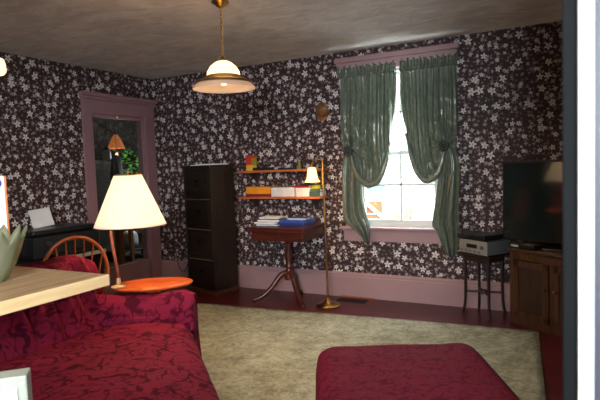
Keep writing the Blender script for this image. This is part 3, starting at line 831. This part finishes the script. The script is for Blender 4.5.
b = BM(); tube(b, spline([(-.026, -.014, .50), (-.01, .01, .56), (sxo*.6, syo*.6, .57), (sxo, syo, .55)], 14), .006, 8); lathe(b, [(0, -.03), (.018, -.03), (.018, .03), (0, .032)], 14, (sxo, syo, .52)); obj('arm', b, 'brass_dull', tl, smooth=True)
b = BM(); bmesh.ops.create_uvsphere(b, u_segments=18, v_segments=12, radius=.034, matrix=Matrix.Translation((sxo, syo, .46))); obj('bulb', b, emis('warm_bulb_soft', (1.0, .72, .4), 5), tl, smooth=True)
b = BM(); lathe_open(b, [(.077+(.208-.077)*k/10, .672-.305*k/10) for k in range(11)], 120, (sxo, syo, 0), fn=lambda r, z, a: (r+.0016*cos(a*60), z)); obj('lamp_shade', b, 'shade', tl, smooth='all', solid=.0015, label='glowing pleated cream shade')
b = BM()
for r_, z_ in ((.077, .672), (.208, .367)):
    tube(b, [(sxo+(r_+.001)*cos(TAU*k/48), syo+(r_+.001)*sin(TAU*k/48), z_) for k in range(49)], .003, 6, cap=False)
for k in range(3):
    a = TAU*k/3+.4; tube(b, [(sxo, syo, .67), (sxo+.077*cos(a), syo+.077*sin(a), .67)], .002, 6)
lathe(b, [(0, 0), (.008, .003), (.006, .012), (.009, .02), (0, .03)], 12, (sxo, syo, .67)); tube(b, [(sxo, syo, .55), (sxo, syo, .675)], .003, 6)
obj('shade_trim', b, 'brass_dull', tl, smooth=True)
# power cord and wall outlet
ol = thing('wall_outlet', 'pale wall outlet with a plug at the left of the filing cabinet', 'outlet', (.46, 0, .365))
b = BM(); bx(b, -.05, .05, -.007, 0, -.08, .08, .003); obj('cover_plate', b, simple('pale_blue_plate', (150, 156, 168), .5), ol)
b = BM(); bx(b, -.03, .03, -.03, -.007, -.06, -.02, .004); obj('plug', b, simple('cream_plug', (190, 180, 170), .5), ol)
for zz in (.035, -.035):
    b = BM(); bx(b, -.018, .018, -.009, -.006, zz-.018, zz+.018, .003); obj('socket', b, simple('socket_grey', (120, 124, 132), .5), ol)
b = BM(); tube(b, spline([(.46, -.03, .32), (.455, -.05, .25), (.42, -.06, .17), (.37, -.06, .14), (.32, -.06, .20), (.27, -.06, .42), (.235, -.055, .66), (.215, -.05, .9)], 50), .005, 8)
tag(obj('power_cord', b, 'black', None, smooth=True), 'thin dark power cord looping down the wall beside the door frame to the outlet', 'cord')

# ------------------------------------------------------------------ windsor chair
def windsor(loc, rot):
    t = thing('windsor_chair', 'orange wooden bow-back chair at the black desk behind the sofa', 'chair', loc, rot)   # local +x = facing
    b = BM()
    def sf(r, z, a): return (r*(1+.06*cos(2*a)), z-.012*(r < .15)*(z > .44))
    lathe(b, [(0, .415), (.17, .415), (.205, .428), (.212, .445), (.20, .455), (.12, .452), (0, .450)], 40, fn=sf); obj('seat', b, 'windsor', t, smooth=True)
    bow = []
    for k in range(33):
        a = pi*k/32
        y = .225*cos(a)*(1 if True else 1); hgt = .46*(sin(a)**.62)
        if a < .02 or a > pi-.02: hgt = 0
        yy = y*(.80+.20*min(1, hgt/.2)) if hgt < .2 else y
        bow.append(Vector((-.165-.16*hgt/.46*.7, yy, .445+hgt)))
    b = BM(); tube(b, bow, .0125, 12); obj('bow', b, 'windsor', t, smooth='all')
    for k in range(7):
        f_ = (k-3)/3.0
        yb, yt = f_*.125, f_*.178
        a = math.acos(max(-1, min(1, yt/.225))); ht = .46*(sin(a)**.62)
        b = BM(); p0 = Vector((-.165, yb, .445)); p1 = Vector((-.165-.16*ht/.46*.7, yt, .445+ht-.004))
        tube(b, [p0, p0.lerp(p1, .35), p1], [.0065, .0085, .005], 8); obj('spindle', b, 'windsor', t, smooth=True)
    ends = []
    for sx in (-1, 1):
        for sy in (-1, 1):
            p0 = Vector((sx*.12, sy*.12, .425)); p1 = Vector((sx*.19, sy*.185, 0)); ends.append((p0, p1))
            b = BM(); pts = [p0.lerp(p1, k/8) for k in range(9)]
            tube(b, pts, [.014, .017, .02, .022, .017, .021, .018, .014, .011], 10); obj('leg', b, 'windsor', t, smooth=True)
    for sy in (0, 1):
        a_, c_ = ends[sy], ends[2+sy]
        b = BM(); p, q_ = a_[0].lerp(a_[1], .6), c_[0].lerp(c_[1], .6); tube(b, [p, p.lerp(q_, .5), q_], [.008, .013, .008], 8); obj('stretcher', b, 'windsor', t, smooth=True)
    b = BM(); p = (ends[0][0].lerp(ends[0][1], .6)+ends[2][0].lerp(ends[2][1], .6))/2; q_ = (ends[1][0].lerp(ends[1][1], .6)+ends[3][0].lerp(ends[3][1], .6))/2
    tube(b, [p, p.lerp(q_, .5), q_], [.008, .013, .008], 8); obj('stretcher', b, 'windsor', t, smooth=True)
windsor((1.29, -2.35, .016), R(152))

# ------------------------------------------------------------------ desk and printer
dk = thing('desk', 'low dark desk against the floral wall carrying the black printer', 'desk', (.34, -1.88, 0))
b = BM(); bx(b, -.31, .24, -.72, .50, .60, .63, .004); obj('desktop', b, simple('desk_black', (26, 24, 24), .35), dk)
b = BM(); bx(b, .236, .248, -.72, .50, .597, .631, .002); obj('edge_strip', b, simple('pale_edge', (150, 146, 138), .4), dk, label='pale edge strip')
for sy in (-.70, .48):
    b = BM(); bx(b, -.29, .22, sy-.012, sy+.012, 0, .60, .003); obj('side_panel', b, 'black_matte', dk)
b = BM(); bx(b, -.28, -.265, -.69, .47, .25, .60); obj('back_panel', b, 'black_matte', dk)
b = BM(); bx(b, -.1, .33, -.55, .1, .515, .53, .003); obj('keyboard_tray', b, simple('tray_grey', (120, 118, 114), .45), dk)
pr = thing('printer', 'wide black printer on the dark desk left of the door', 'printer', (.30, -1.70, .631))
b = BM(); bx(b, -.22, .2, -.36, .33, 0, .19, .012); obj('case', b, 'black', pr)
b = BM(); box(b, (-.02, -.01, .215), (.38, .66, .05), bev=.02); obj('scanner_lid', b, 'black', pr)
b = BM(); box(b, (.205, -.08, .13), (.012, .34, .035), bev=.003); obj('control_panel', b, simple('printer_panel', (30, 32, 34), .25), pr)
b = BM(); lathe(b, [(0, 0), (.009, 0), (.009, .004), (0, .005)], 14, (.21, .0, .14), M3=Matrix.Rotation(R(90), 3, 'Y')); obj('power_button', b, emis('pale_led', (.7, .9, 1), 1.2), pr)
b = BM(); box(b, (.26, -.06, .03), (.14, .34, .012), bev=.003); obj('output_tray', b, 'black', pr)
b = BM(); box(b, (0, 0, .075), (.006, .215, .17), rot=Matrix.Rotation(R(-16), 3, 'Y') @ Matrix.Rotation(R(4), 3, 'X'))
tag(obj('printer_paper', b, 'paper', None, loc=(.19, -1.74, .881)), 'white sheets standing in the feeder of the black printer', 'paper')

# ------------------------------------------------------------------ TV corner
CA = R(-36)
cb = thing('wooden_cabinet', 'dark oak two door cabinet standing across the right corner under the television', 'cabinet', (4.04, -.335, 0), CA)
cw, cd, chh = .78, .37, .60
b = BM()
bx(b, 0, .02, .02, cd, .0, chh); bx(b, cw-.02, cw, .02, cd, 0, chh); bx(b, 0, cw, cd-.012, cd, .03, chh); bx(b, 0, cw, .02, cd, .05, .07)
bx(b, 0, .045, .0, .02, 0, chh, .003); bx(b, cw-.045, cw, 0, .02, 0, chh, .003); bx(b, .045, cw-.045, 0, .02, chh-.07, chh, .003); bx(b, .045, cw-.045, 0, .02, 0, .065, .003); bx(b, cw/2-.02, cw/2+.02, 0, .02, .065, chh-.07, .003)
obj('carcass', b, 'oak', cb)
b = BM(); bx(b, -.02, cw+.02, -.025, cd, chh, chh+.022, .006); obj('top_board', b, 'oak', cb)
for k in range(2):
    x0 = .048+k*(cw/2-.026); x1 = x0+cw/2-.07
    b = BM(); z0, z1 = .068, chh-.073
    bx(b, x0, x0+.045, -.012, .004, z0, z1, .002); bx(b, x1-.045, x1, -.012, .004, z0, z1, .002); bx(b, x0, x1, -.012, .004, z0, z0+.05, .002); bx(b, x0, x1, -.012, .004, z1-.05, z1, .002)
    dr = obj('door', b, 'oak', cb)
    b = BM(); bx(b, x0+.04, x1-.04, -.005, .003, z0+.045, z1-.045, .002); obj('door_panel', b, 'oak_panel', dr)
    b = BM(); xx = x1-.022 if k == 0 else x0+.022; lathe(b, [(0, 0), (.007, 0), (.006, .012), (.013, .018), (.011, .026), (0, .029)], 16, (xx, -.012, .34), M3=Matrix.Rotation(R(90), 3, 'X')); obj('knob', b, 'brass_dull', dr, smooth=True)
b = BM(); bx(b, .165, .225, -.004, 0, chh-.05, chh-.028, .001); obj('name_plate', b, 'brass_dull', cb)
TA = R(-23)
tv = thing('television', 'large dark flat screen television on the oak corner cabinet', 'television', (4.50, -.41, .622), TA)
tw, th = 1.12, .655
b = BM(); bx(b, -tw/2, tw/2, -.02, .025, .045, .045+th, .008); bx(b, -.3, .3, .025, .06, .15, .5, .015); obj('tv_case', b, 'black', tv)
b = BM(); bx(b, -tw/2+.016, tw/2-.016, -.0225, -.018, .066, .045+th-.016); obj('screen', b, 'screen', tv)
b = BM(); box(b, (0, .005, .007), (.40, .2, .014), bev=.006); box(b, (0, .02, .04), (.09, .04, .08), bev=.01); obj('tv_stand', b, 'black', tv)
t = thing('set_top_box', 'flat black box with a pale label on the cabinet edge under the television', 'box', (4.165, -.345, .622), R(-36))
b = BM(); bx(b, -.12, .12, -.055, .07, 0, .035, .004); obj('case', b, 'black', t)
b = BM(); bx(b, -.10, -.03, -.0565, -.0545, .008, .024); obj('label_strip', b, simple('pale_label', (190, 196, 196), .5), t)
# plant stand with receiver
ps = thing('plant_stand', 'small dark wooden four legged stand with crossed stretchers beside the oak cabinet', 'stand', (3.815, -.185, 0), R(-30))
b = BM(); bx(b, -.17, .17, -.14, .14, .525, .545, .006); bx(b, -.135, .135, -.105, .105, .475, .525, .003); obj('top', b, 'stand', ps)
lp = []
for sx in (-1, 1):
    for sy in (-1, 1):
        pts = spline([(sx*.122, sy*.092, .50), (sx*.12, sy*.09, .3), (sx*.124, sy*.094, .1), (sx*.14, sy*.108, .005)], 10)
        b = BM(); tube(b, pts, [.016, .016, .015, .014, .013, .013, .012, .012, .012, .011, .011], 8); obj('leg', b, 'stand', ps, smooth=True)
for s_ in (1, -1):
    b = BM(); tube(b, [(-.122, -.092*s_, .2), (.122, .092*s_, .2)], .010, 8); obj('stretcher', b, 'stand', ps, smooth=True)
b = BM(); lathe(b, [(0, .18), (.03, .185), (.036, .2), (.03, .215), (0, .22)], 16); obj('stretcher_boss', b, 'stand', ps, smooth=True)
rc = thing('stereo_receiver', 'silver grey stereo receiver on the small dark stand', 'receiver', (3.83, -.215, .545), R(-38))
b = BM(); bx(b, -.16, .16, -.125, .13, .008, .118, .006); obj('case', b, 'silver_dark', rc)
b = BM(); bx(b, -.162, .162, -.134, -.124, .006, .12, .005); fp = obj('front_panel', b, 'silver', rc, label='lighter silver front')
b = BM(); bx(b, -.07, .05, -.137, -.133, .055, .088, .002); obj('cassette_slot', b, 'black', fp)
for k in range(5):
    b = BM(); bx(b, -.14+k*.05, -.115+k*.05, -.137, -.133, .022, .034, .001); obj('button', b, 'silver_dark', fp)
b = BM(); lathe(b, [(0, 0), (.016, 0), (.014, .014), (0, .015)], 16, (.11, -.134, .07), M3=Matrix.Rotation(R(90), 3, 'X')); obj('dial', b, 'silver_dark', fp, smooth=True)
for sx in (-1, 1):
    for sy in (-1, 1):
        b = BM(); lathe(b, [(0, 0), (.012, 0), (.012, .009), (0, .009)], 10, (sx*.13, sy*.1, 0)); obj('foot', b, 'black', rc)
vp = thing('disc_player', 'flat black disc player on top of the silver receiver', 'player', (3.79, -.21, .6655), R(-34))
b = BM(); bx(b, -.15, .15, -.11, .12, .004, .045, .006); obj('case', b, 'black', vp)
b = BM(); bx(b, -.13, -.02, -.1125, -.1095, .018, .03, .001); obj('disc_tray', b, simple('player_trim', (40, 42, 44), .3), vp)
b = BM(); bx(b, -.14, .14, -.1, .11, 0, .005); obj('foot_pad', b, 'black_matte', vp)

# ------------------------------------------------------------------ foreground: counter and what stands on it
ctr = thing('bar_counter', 'pale maple counter jutting into the room at the left foreground', 'counter', (2.38, -4.3, 0))
b = BM(); bx(b, -.6, .488, -.9, .89, .905, .948, .003); obj('worktop', b, 'butcher', ctr)
b = BM(); bx(b, .486, .492, -.9, .891, .9045, .9485, .002); obj('edge_band', b, 'butcher_lit_edge', ctr, label='edge band coloured brighter, as if lit')
b = BM(); bx(b, -.55, .2, -.88, -.36, 0, .905, .004); obj('base_cabinet', b, 'white', ctr)
lb = thing('glass_bowl', 'pale green glass bowl with jagged leaf-shaped rim at the left of the counter', 'bowl', (2.522, -3.665, .948))
b = BM()
def jag(r, z, a):
    k = max(0, (z-.02)/.15); w_ = abs(sin(a*6+.4)); tri = 1-2*abs(((a*13/TAU) % 1)-.5)
    return (r*(1+.16*k*(tri-.4)+.05*k*cos(a*3)), z+.05*k*k*(tri-.3))
lathe_open(b, [(.001, .004), (.05, .004), (.06, .012), (.07, .03), (.088, .06), (.105, .10), (.12, .14), (.132, .17)], 104, fn=jag)
obj('bowl_body', b, 'leafglass', lb, smooth='all', solid=.005)
b = BM(); lathe(b, [(0, 0), (.052, 0), (.055, .004), (.05, .008), (0, .008)], 32); obj('foot', b, 'leafglass', lb, smooth=True)
cx = thing('carton', 'tall white carton with orange edges at the far left of the counter', 'carton', (2.269, -3.533, .948), R(56))
b = BM(); bx(b, -.10, .098, -.04, .04, 0, .40, .002); obj('box_body', b, 'carton', cx)
b = BM(); bx(b, .096, .104, -.041, .041, 0, .401, .001); obj('edge_band', b, 'orange', cx, label='orange edge')
b = BM(); lathe(b, [(0, 0), (.02, 0), (.02, .001), (0, .001)], 24, (.068, -.0402, .37), M3=Matrix.Rotation(R(90), 3, 'X')); obj('printed_mark', b, 'bluemark', cx, label='round blue mark')
# cream hanging fixture
cf = thing('hanging_fixture', 'small cream hanging light at the upper left edge of the photo', 'lamp', (2.563, -3.70, 1.725))
b = BM(); lathe(b, [(.0, .055), (.09, .055), (.105, .05), (.11, .03), (.11, .008), (.104, .0), (.0, .0)], 40); obj('shade', b, 'creamfix', cf, smooth=True)
b = BM(); tube(b, [(0, 0, .05), (0, 0, H-1.725-.02)], .006, 8); obj('rod', b, 'brass_dull', cf, smooth=True)
b = BM(); lathe(b, [(0, 0), (.05, 0), (.048, -.015), (0, -.022)], 24, (0, 0, H-1.725)); obj('canopy', b, 'brass_dull', cf, smooth=True)
# pale metal case, lower left
mc = thing('metal_case', 'pale grey metal case with a white front panel at the lower left corner', 'case', (3.255, -4.03, 0), R(46))
b = BM(); bx(b, -.34, 0, -.03, .03, 0, .85, .004); obj('case_body', b, 'metal_pale', mc)
b = BM(); bx(b, -.32, -.022, -.035, -.029, .03, .822, .002); obj('front_panel', b, 'white', mc, label='white front panel')
b = BM(); lathe(b, [(0, 0), (.0035, 0), (.003, .0015), (0, .002)], 12, (-.010, -.03, .832), M3=Matrix.Rotation(R(90), 3, 'X')); obj('screw', b, 'white', mc)

# ------------------------------------------------------------------ porch contents
la = thing('lantern', 'pale glass lantern hanging in the dim porch behind the door', 'lantern', (-1.0, .152, 1.52))
b = BM(); lathe(b, [(0, 0), (.05, 0), (.055, .02), (.05, .10), (.03, .13), (0, .135)], 8); obj('lantern_glass', b, simple('lantern_glass', (190, 190, 184), .3), la)
b = BM(); tube(b, [(0, 0, .13), (0, 0, .88)], .005, 6); lathe(b, [(0, .125), (.04, .13), (.012, .165), (0, .165)], 8); obj('hanger', b, 'black_matte', la)
ol_ = thing('hanging_lamp', 'orange lit hanging lamp shade in the porch behind the door', 'lamp', (-1.9, 1.17, 1.72))
ol_.scale = (.6, .6, 1)
b = BM(); lathe_open(b, [(.05, .22), (.12, .15), (.20, .03), (.22, 0)], 32); obj('lamp_shade', b, m_shade('amber_shade', (150, 90, 50), (1, .40, .12), .25), ol_, smooth='all', solid=.004)
b = BM(); tube(b, [(0, 0, .21), (0, 0, .70)], .006, 6); lathe(b, [(0, .2), (.055, .215), (0, .24)], 16); obj('stem', b, 'black_matte', ol_)
b = BM(); bmesh.ops.create_uvsphere(b, u_segments=14, v_segments=10, radius=.035, matrix=Matrix.Translation((0, 0, -.10))); obj('bulb', b, emis('flame_bulb', (1, .55, .3), 3.0), ol_, smooth=True)
b = BM(); tube(b, [(0, 0, .2), (0, 0, -.08)], .008, 6); obj('bulb_stem', b, 'black_matte', ol_)
pp = thing('potted_plant', 'bright green leafy plant in the porch behind the lamp shade', 'plant', (-2.2, 1.85, -.02))
b = BM(); lathe(b, [(0, 0), (.14, 0), (.19, .3), (.2, .32), (.17, .32), (.15, .28), (0, .28)], 24); obj('pot', b, simple('clay_pot', (92, 56, 40), .7), pp, smooth=True)
b = BM()
for k in range(9):
    a = TAU*k/9; tube(b, spline([(0, 0, .28), (.05*cos(a), .05*sin(a), .8), (.16*cos(a), .16*sin(a), 1.3+.2*sin(k*2))], 8), .009, 6)
obj('stems', b, simple('stem_green', (50, 80, 36), .6), pp)
b = BM()
for k in range(240):
    a = random.uniform(0, TAU); rr_ = .36*sqrt(random.random()); z = random.uniform(.9, 1.75)
    p = Vector((rr_*cos(a), rr_*sin(a), z)); dr_ = Vector((cos(a), sin(a), random.uniform(-.6, .5))).normalized()*random.uniform(.07, .13); sd = dr_.cross(Vector((0, 0, 1))).normalized()*.03; up_ = Vector((0, 0, .012))
    v0, v1, v2, v3 = b.verts.new(p), b.verts.new(p+dr_*.5+sd+up_), b.verts.new(p+dr_), b.verts.new(p+dr_*.5-sd+up_)
    b.faces.new((v0, v1, v2)); b.faces.new((v0, v2, v3))
obj('leaves', b, simple('leaf_green', (84, 190, 64), .5, var=.3), pp, solid=.002)
co = thing('hanging_coat', 'pale grey coat hanging in the porch left of the green plant', 'coat', (-1.5, .78, .92))
co.scale = (.62, .62, 1)
b = BM()
def coatf(r, z, a): return (r*(1+.12*cos(a*5+z*6)), z)
lathe(b, [(0, 0), (.13, 0), (.125, .3), (.115, .5), (.10, .62), (.04, .68), (0, .685)], 40, fn=coatf); obj('coat_body', b, simple('grey_cloth', (128, 130, 134), .8), co, smooth=True)
b = BM(); tube(b, spline([(.0, -.10, .6), (.03, -.17, .4), (.02, -.19, .12)], 10), [.05]*11, 10); obj('sleeve', b, simple('grey_cloth_sleeve', (118, 120, 124), .8), co, smooth=True)
b = BM(); tube(b, [(0, 0, .66), (0, 0, 1.47)], .005, 6); obj('hanger_hook', b, 'black_matte', co)
for k, (px_, py_, lab) in enumerate(((-1.2, .47, 'thick brown wooden post in the porch seen below the lamp shade'), (-1.45, .93, 'thinner brown wooden post in the porch right of the thick one'))):
    b = BM(); w_ = .04-.012*k; bx(b, -w_, w_, -w_, w_, 0, 1.1, .004)
    po = thing('wooden_post', lab, 'post', (px_, py_, -.02), 0, 'porch posts'); obj('shaft', b, wood('porch_post', (140, 82, 42), (176, 108, 58), .5, 5, 'z'), po)
    b = BM(); bx(b, -w_-.02, w_+.02, -w_-.02, w_+.02, 1.1, 1.13, .006); obj('cap', b, 'walnut', po)
bn = thing('porch_bench', 'low dark bench on the porch floor seen through the lower door glass', 'bench', (-1.7, 1.2, -.02))
bn.scale = (1, 1, .5)
b = BM(); bx(b, -.2, .2, -.4, .4, .28, .32, .006); obj('seat', b, 'walnut', bn)
for sy in (-.36, .36):
    b = BM(); bx(b, -.18, .18, sy-.02, sy+.02, 0, .28, .004); obj('leg', b, 'walnut', bn)
b = BM(); softbox(b, (0, 0, .13), (.2, .2, .26), .07, 8, .02, 8); tag(obj('white_bag', b, simple('white_plastic_bag', (206, 210, 212), .5), None, smooth='all', loc=(-1.7, 1.16, .154)), 'white bag on the porch bench seen below the lamp shade', 'bag')
# roof brace timbers of the porch
b = BM(); tube(b, [(-2.55, .9, 2.40), (-2.55, 2.9, 1.35)], .06, 4); struct('trim_3', b, 'walnut', label='dark diagonal timber in the porch')
b = BM(); tube(b, [(-2.9, -1.5, 1.62), (-2.9, 3.2, 1.62)], .05, 4); struct('trim_4', b, 'walnut', label='dark horizontal timber in the porch')

# ------------------------------------------------------------------ outside the window
b = BM(); bx(b, -12, 14, .13, 16, -.6, -.5)
g = struct('ground', b, simple('pale_ground', (196, 196, 190), .9, var=.1, scale=1), label='pale ground outside the window')
hs = thing('neighbour_house', 'white clapboard house outside the window', 'house', (1.5, 9.5, -.5))
b = BM(); bx(b, -6, 6, 0, 4, 0, 5.6)
for k in range(28): box(b, (0, -.012, .1+k*.2), (12, .03, .19), rot=Matrix.Rotation(R(-4), 3, 'X'))
obj('wall', b, simple('white_clapboard', (232, 234, 234), .7, var=.03), hs)
b = BM(); prism(b, [(-6.3, 5.6), (6.3, 5.6), (6.3, 5.75), (-6.3, 5.75)], -.5, 4.4); obj('roof', b, simple('grey_shingle', (120, 120, 124), .8), hs)
for wx in (-2.0, -.05, 1.6):
    b = BM(); bx(b, wx-.35, wx+.35, -.06, -.02, .95, 2.3, .01); f_ = obj('window_frame', b, 'white', hs)
    b = BM(); bx(b, wx-.27, wx+.27, -.07, -.055, 1.03, 2.22); obj('pane', b, simple('house_pane', (120, 136, 140), .2), f_)
    b = BM(); bx(b, wx-.27, wx+.27, -.085, -.065, 1.6, 1.65); obj('muntin', b, 'white', f_)
dkr = thing('deck_stair', 'orange brown wooden deck stair with a white handrail outside the window', 'stair', (1.95, 2.5, -.5))
b = BM()
for k in range(6): bx(b, -1.5, .07, -.02+0*k, .0, .1+k*.2, .28+k*.2, .004)
obj('skirt_boards', b, wood('deck_orange', (176, 110, 70), (204, 138, 92), .6, 4, 'x'), dkr)
b = BM(); tube(b, [(-.2, -.05, 1.28), (.38, -.05, .80)], .03, 8); tube(b, [(-.6, -.05, 1.30), (.10, -.05, 1.42)], .022, 8); obj('handrail', b, 'white', dkr, label='white handrail')
b = BM()
for k in range(4): bx(b, .07+k*.16, .25+k*.16, -.1, .6, 0, 1.0-k*.22, .004)
obj('steps', b, wood('deck_step', (166, 104, 66), (196, 130, 88), .6, 4, 'x'), dkr)
bu = thing('shrub', 'pale bare twiggy shrub outside the lower window panes', 'shrub', (2.05, 3.6, -.5))
b = BM()
for k in range(60):
    a = random.uniform(0, TAU); rr_ = random.uniform(.1, .42); hh_ = random.uniform(.7, 1.35)
    tube(b, spline([(0, 0, 0), (rr_*.4*cos(a), rr_*.4*sin(a), hh_*.5), (rr_*cos(a), rr_*sin(a), hh_)], 6), .006, 5)
obj('twigs', b, simple('twig_grey', (170, 168, 146), .8), bu)
b = BM()
for k in range(260):
    a = random.uniform(0, TAU); rr_ = .45*sqrt(random.random()); z = random.uniform(.45, 1.4)
    p = Vector((rr_*cos(a), rr_*sin(a), z)); d1 = Vector((random.gauss(0, 1), random.gauss(0, 1), random.gauss(0, 1))).normalized()*.04; d2 = d1.cross(Vector((.3, .5, .8))).normalized()*.018
    b.faces.new((b.verts.new(p), b.verts.new(p+d1+d2), b.verts.new(p+d1*2), b.verts.new(p+d1-d2)))
obj('leaves', b, simple('shrub_green', (170, 178, 150), .7, var=.2), bu)

# ------------------------------------------------------------------ lights
def lamp(name, typ, loc, energy, color, **kw):
    l = bpy.data.lights.new(name, typ); l.energy = energy; l.color = color
    for k, v in kw.items(): setattr(l, k, v)
    o = bpy.data.objects.new(name, l); COL.objects.link(o); o.location = loc; return o
def aim(o, target): o.rotation_euler = (Vector(target)-o.location).to_track_quat('-Z', 'Y').to_euler()
lamp('pendant_light', 'AREA', (PX, PY, H-.585), 9, (1.0, .72, .45), shape='DISK', size=.2)
lamp('pendant_bulb_light', 'POINT', (PX, PY, H-.56), 1.2, (1.0, .72, .45), shadow_soft_size=.04)
lamp('pendant_dome_light', 'POINT', (PX, PY, H-.455), 2, (1.0, .74, .46), shadow_soft_size=.03)
lamp('table_lamp_light', 'POINT', (2.06+sxo, -2.615+syo, LZ+.47), 20, (1.0, .62, .32), shadow_soft_size=.04)
lamp('floor_lamp_light', 'POINT', (2.307, -.412, 1.20), 2.2, (1.0, .62, .3), shadow_soft_size=.03)
lamp('porch_light', 'POINT', (-1.9, 1.17, 1.55), 9, (1.0, .6, .35), shadow_soft_size=.05)
lamp('porch_fill_light', 'POINT', (-1.2, 2.4, 1.5), 45, (.85, .95, 1.0), shadow_soft_size=.2)  # unseen fill added to brighten the closed porch, no daylight enters there
k = lamp('kitchen_daylight', 'AREA', (5.1, -7.62, 1.80), 190, (.82, .91, 1.0), shape='RECTANGLE', size=1.0, size_y=.9); aim(k, (4.0, -2.0, 1.0))
k = lamp('kitchen_fill_light', 'AREA', (4.0, -5.7, 2.42), 40, (1.0, .86, .68), shape='DISK', size=.35)  # unseen warm fill added to light the counter and room, not a fixture
k = lamp('window_daylight', 'AREA', (3.01, .35, 1.48), 30, (.88, .95, 1.0), shape='RECTANGLE', size=.85, size_y=1.5); aim(k, (3.01, -2.0, .9))

wd = bpy.data.worlds.new('overcast_sky'); S.world = wd; wd.use_nodes = True
bg = wd.node_tree.nodes['Background']; bg.inputs[0].default_value = (.86, .93, 1, 1); bg.inputs[1].default_value = 3.2
sun = lamp('sun', 'SUN', (0, 0, 10), 1.2, (1, .97, .92), angle=R(12)); sun.rotation_euler = (R(40), R(-12), R(0))

# ------------------------------------------------------------------ camera
q = (520.263, -.48, -.066, -.036, 4.48, -4.853, 1.347)
yaw, p, r = q[1:4]
f = Vector((sin(yaw)*cos(p), cos(yaw)*cos(p), sin(p))); rt = Vector((cos(yaw), -sin(yaw), 0)); up = rt.cross(f)
X = cos(r)*rt+sin(r)*up; Yv = -sin(r)*rt+cos(r)*up
cam = bpy.data.cameras.new('camera'); co_ = bpy.data.objects.new('camera', cam); COL.objects.link(co_)
co_.matrix_world = Matrix(((X.x, Yv.x, -f.x, q[4]), (X.y, Yv.y, -f.y, q[5]), (X.z, Yv.z, -f.z, q[6]), (0, 0, 0, 1)))
cam.sensor_width = 36; cam.lens = 36*q[0]/600; cam.clip_start = .02
cam.dof.use_dof = True; cam.dof.focus_distance = 4.8
cam.dof.aperture_fstop = (cam.lens*1e-3)/.0045
S.camera = co_
S.view_settings.view_transform = 'Standard'; S.view_settings.look = 'None'
S.view_settings.exposure = 1.12; S.view_settings.gamma = 1.0; S.view_settings.use_curve_mapping = False
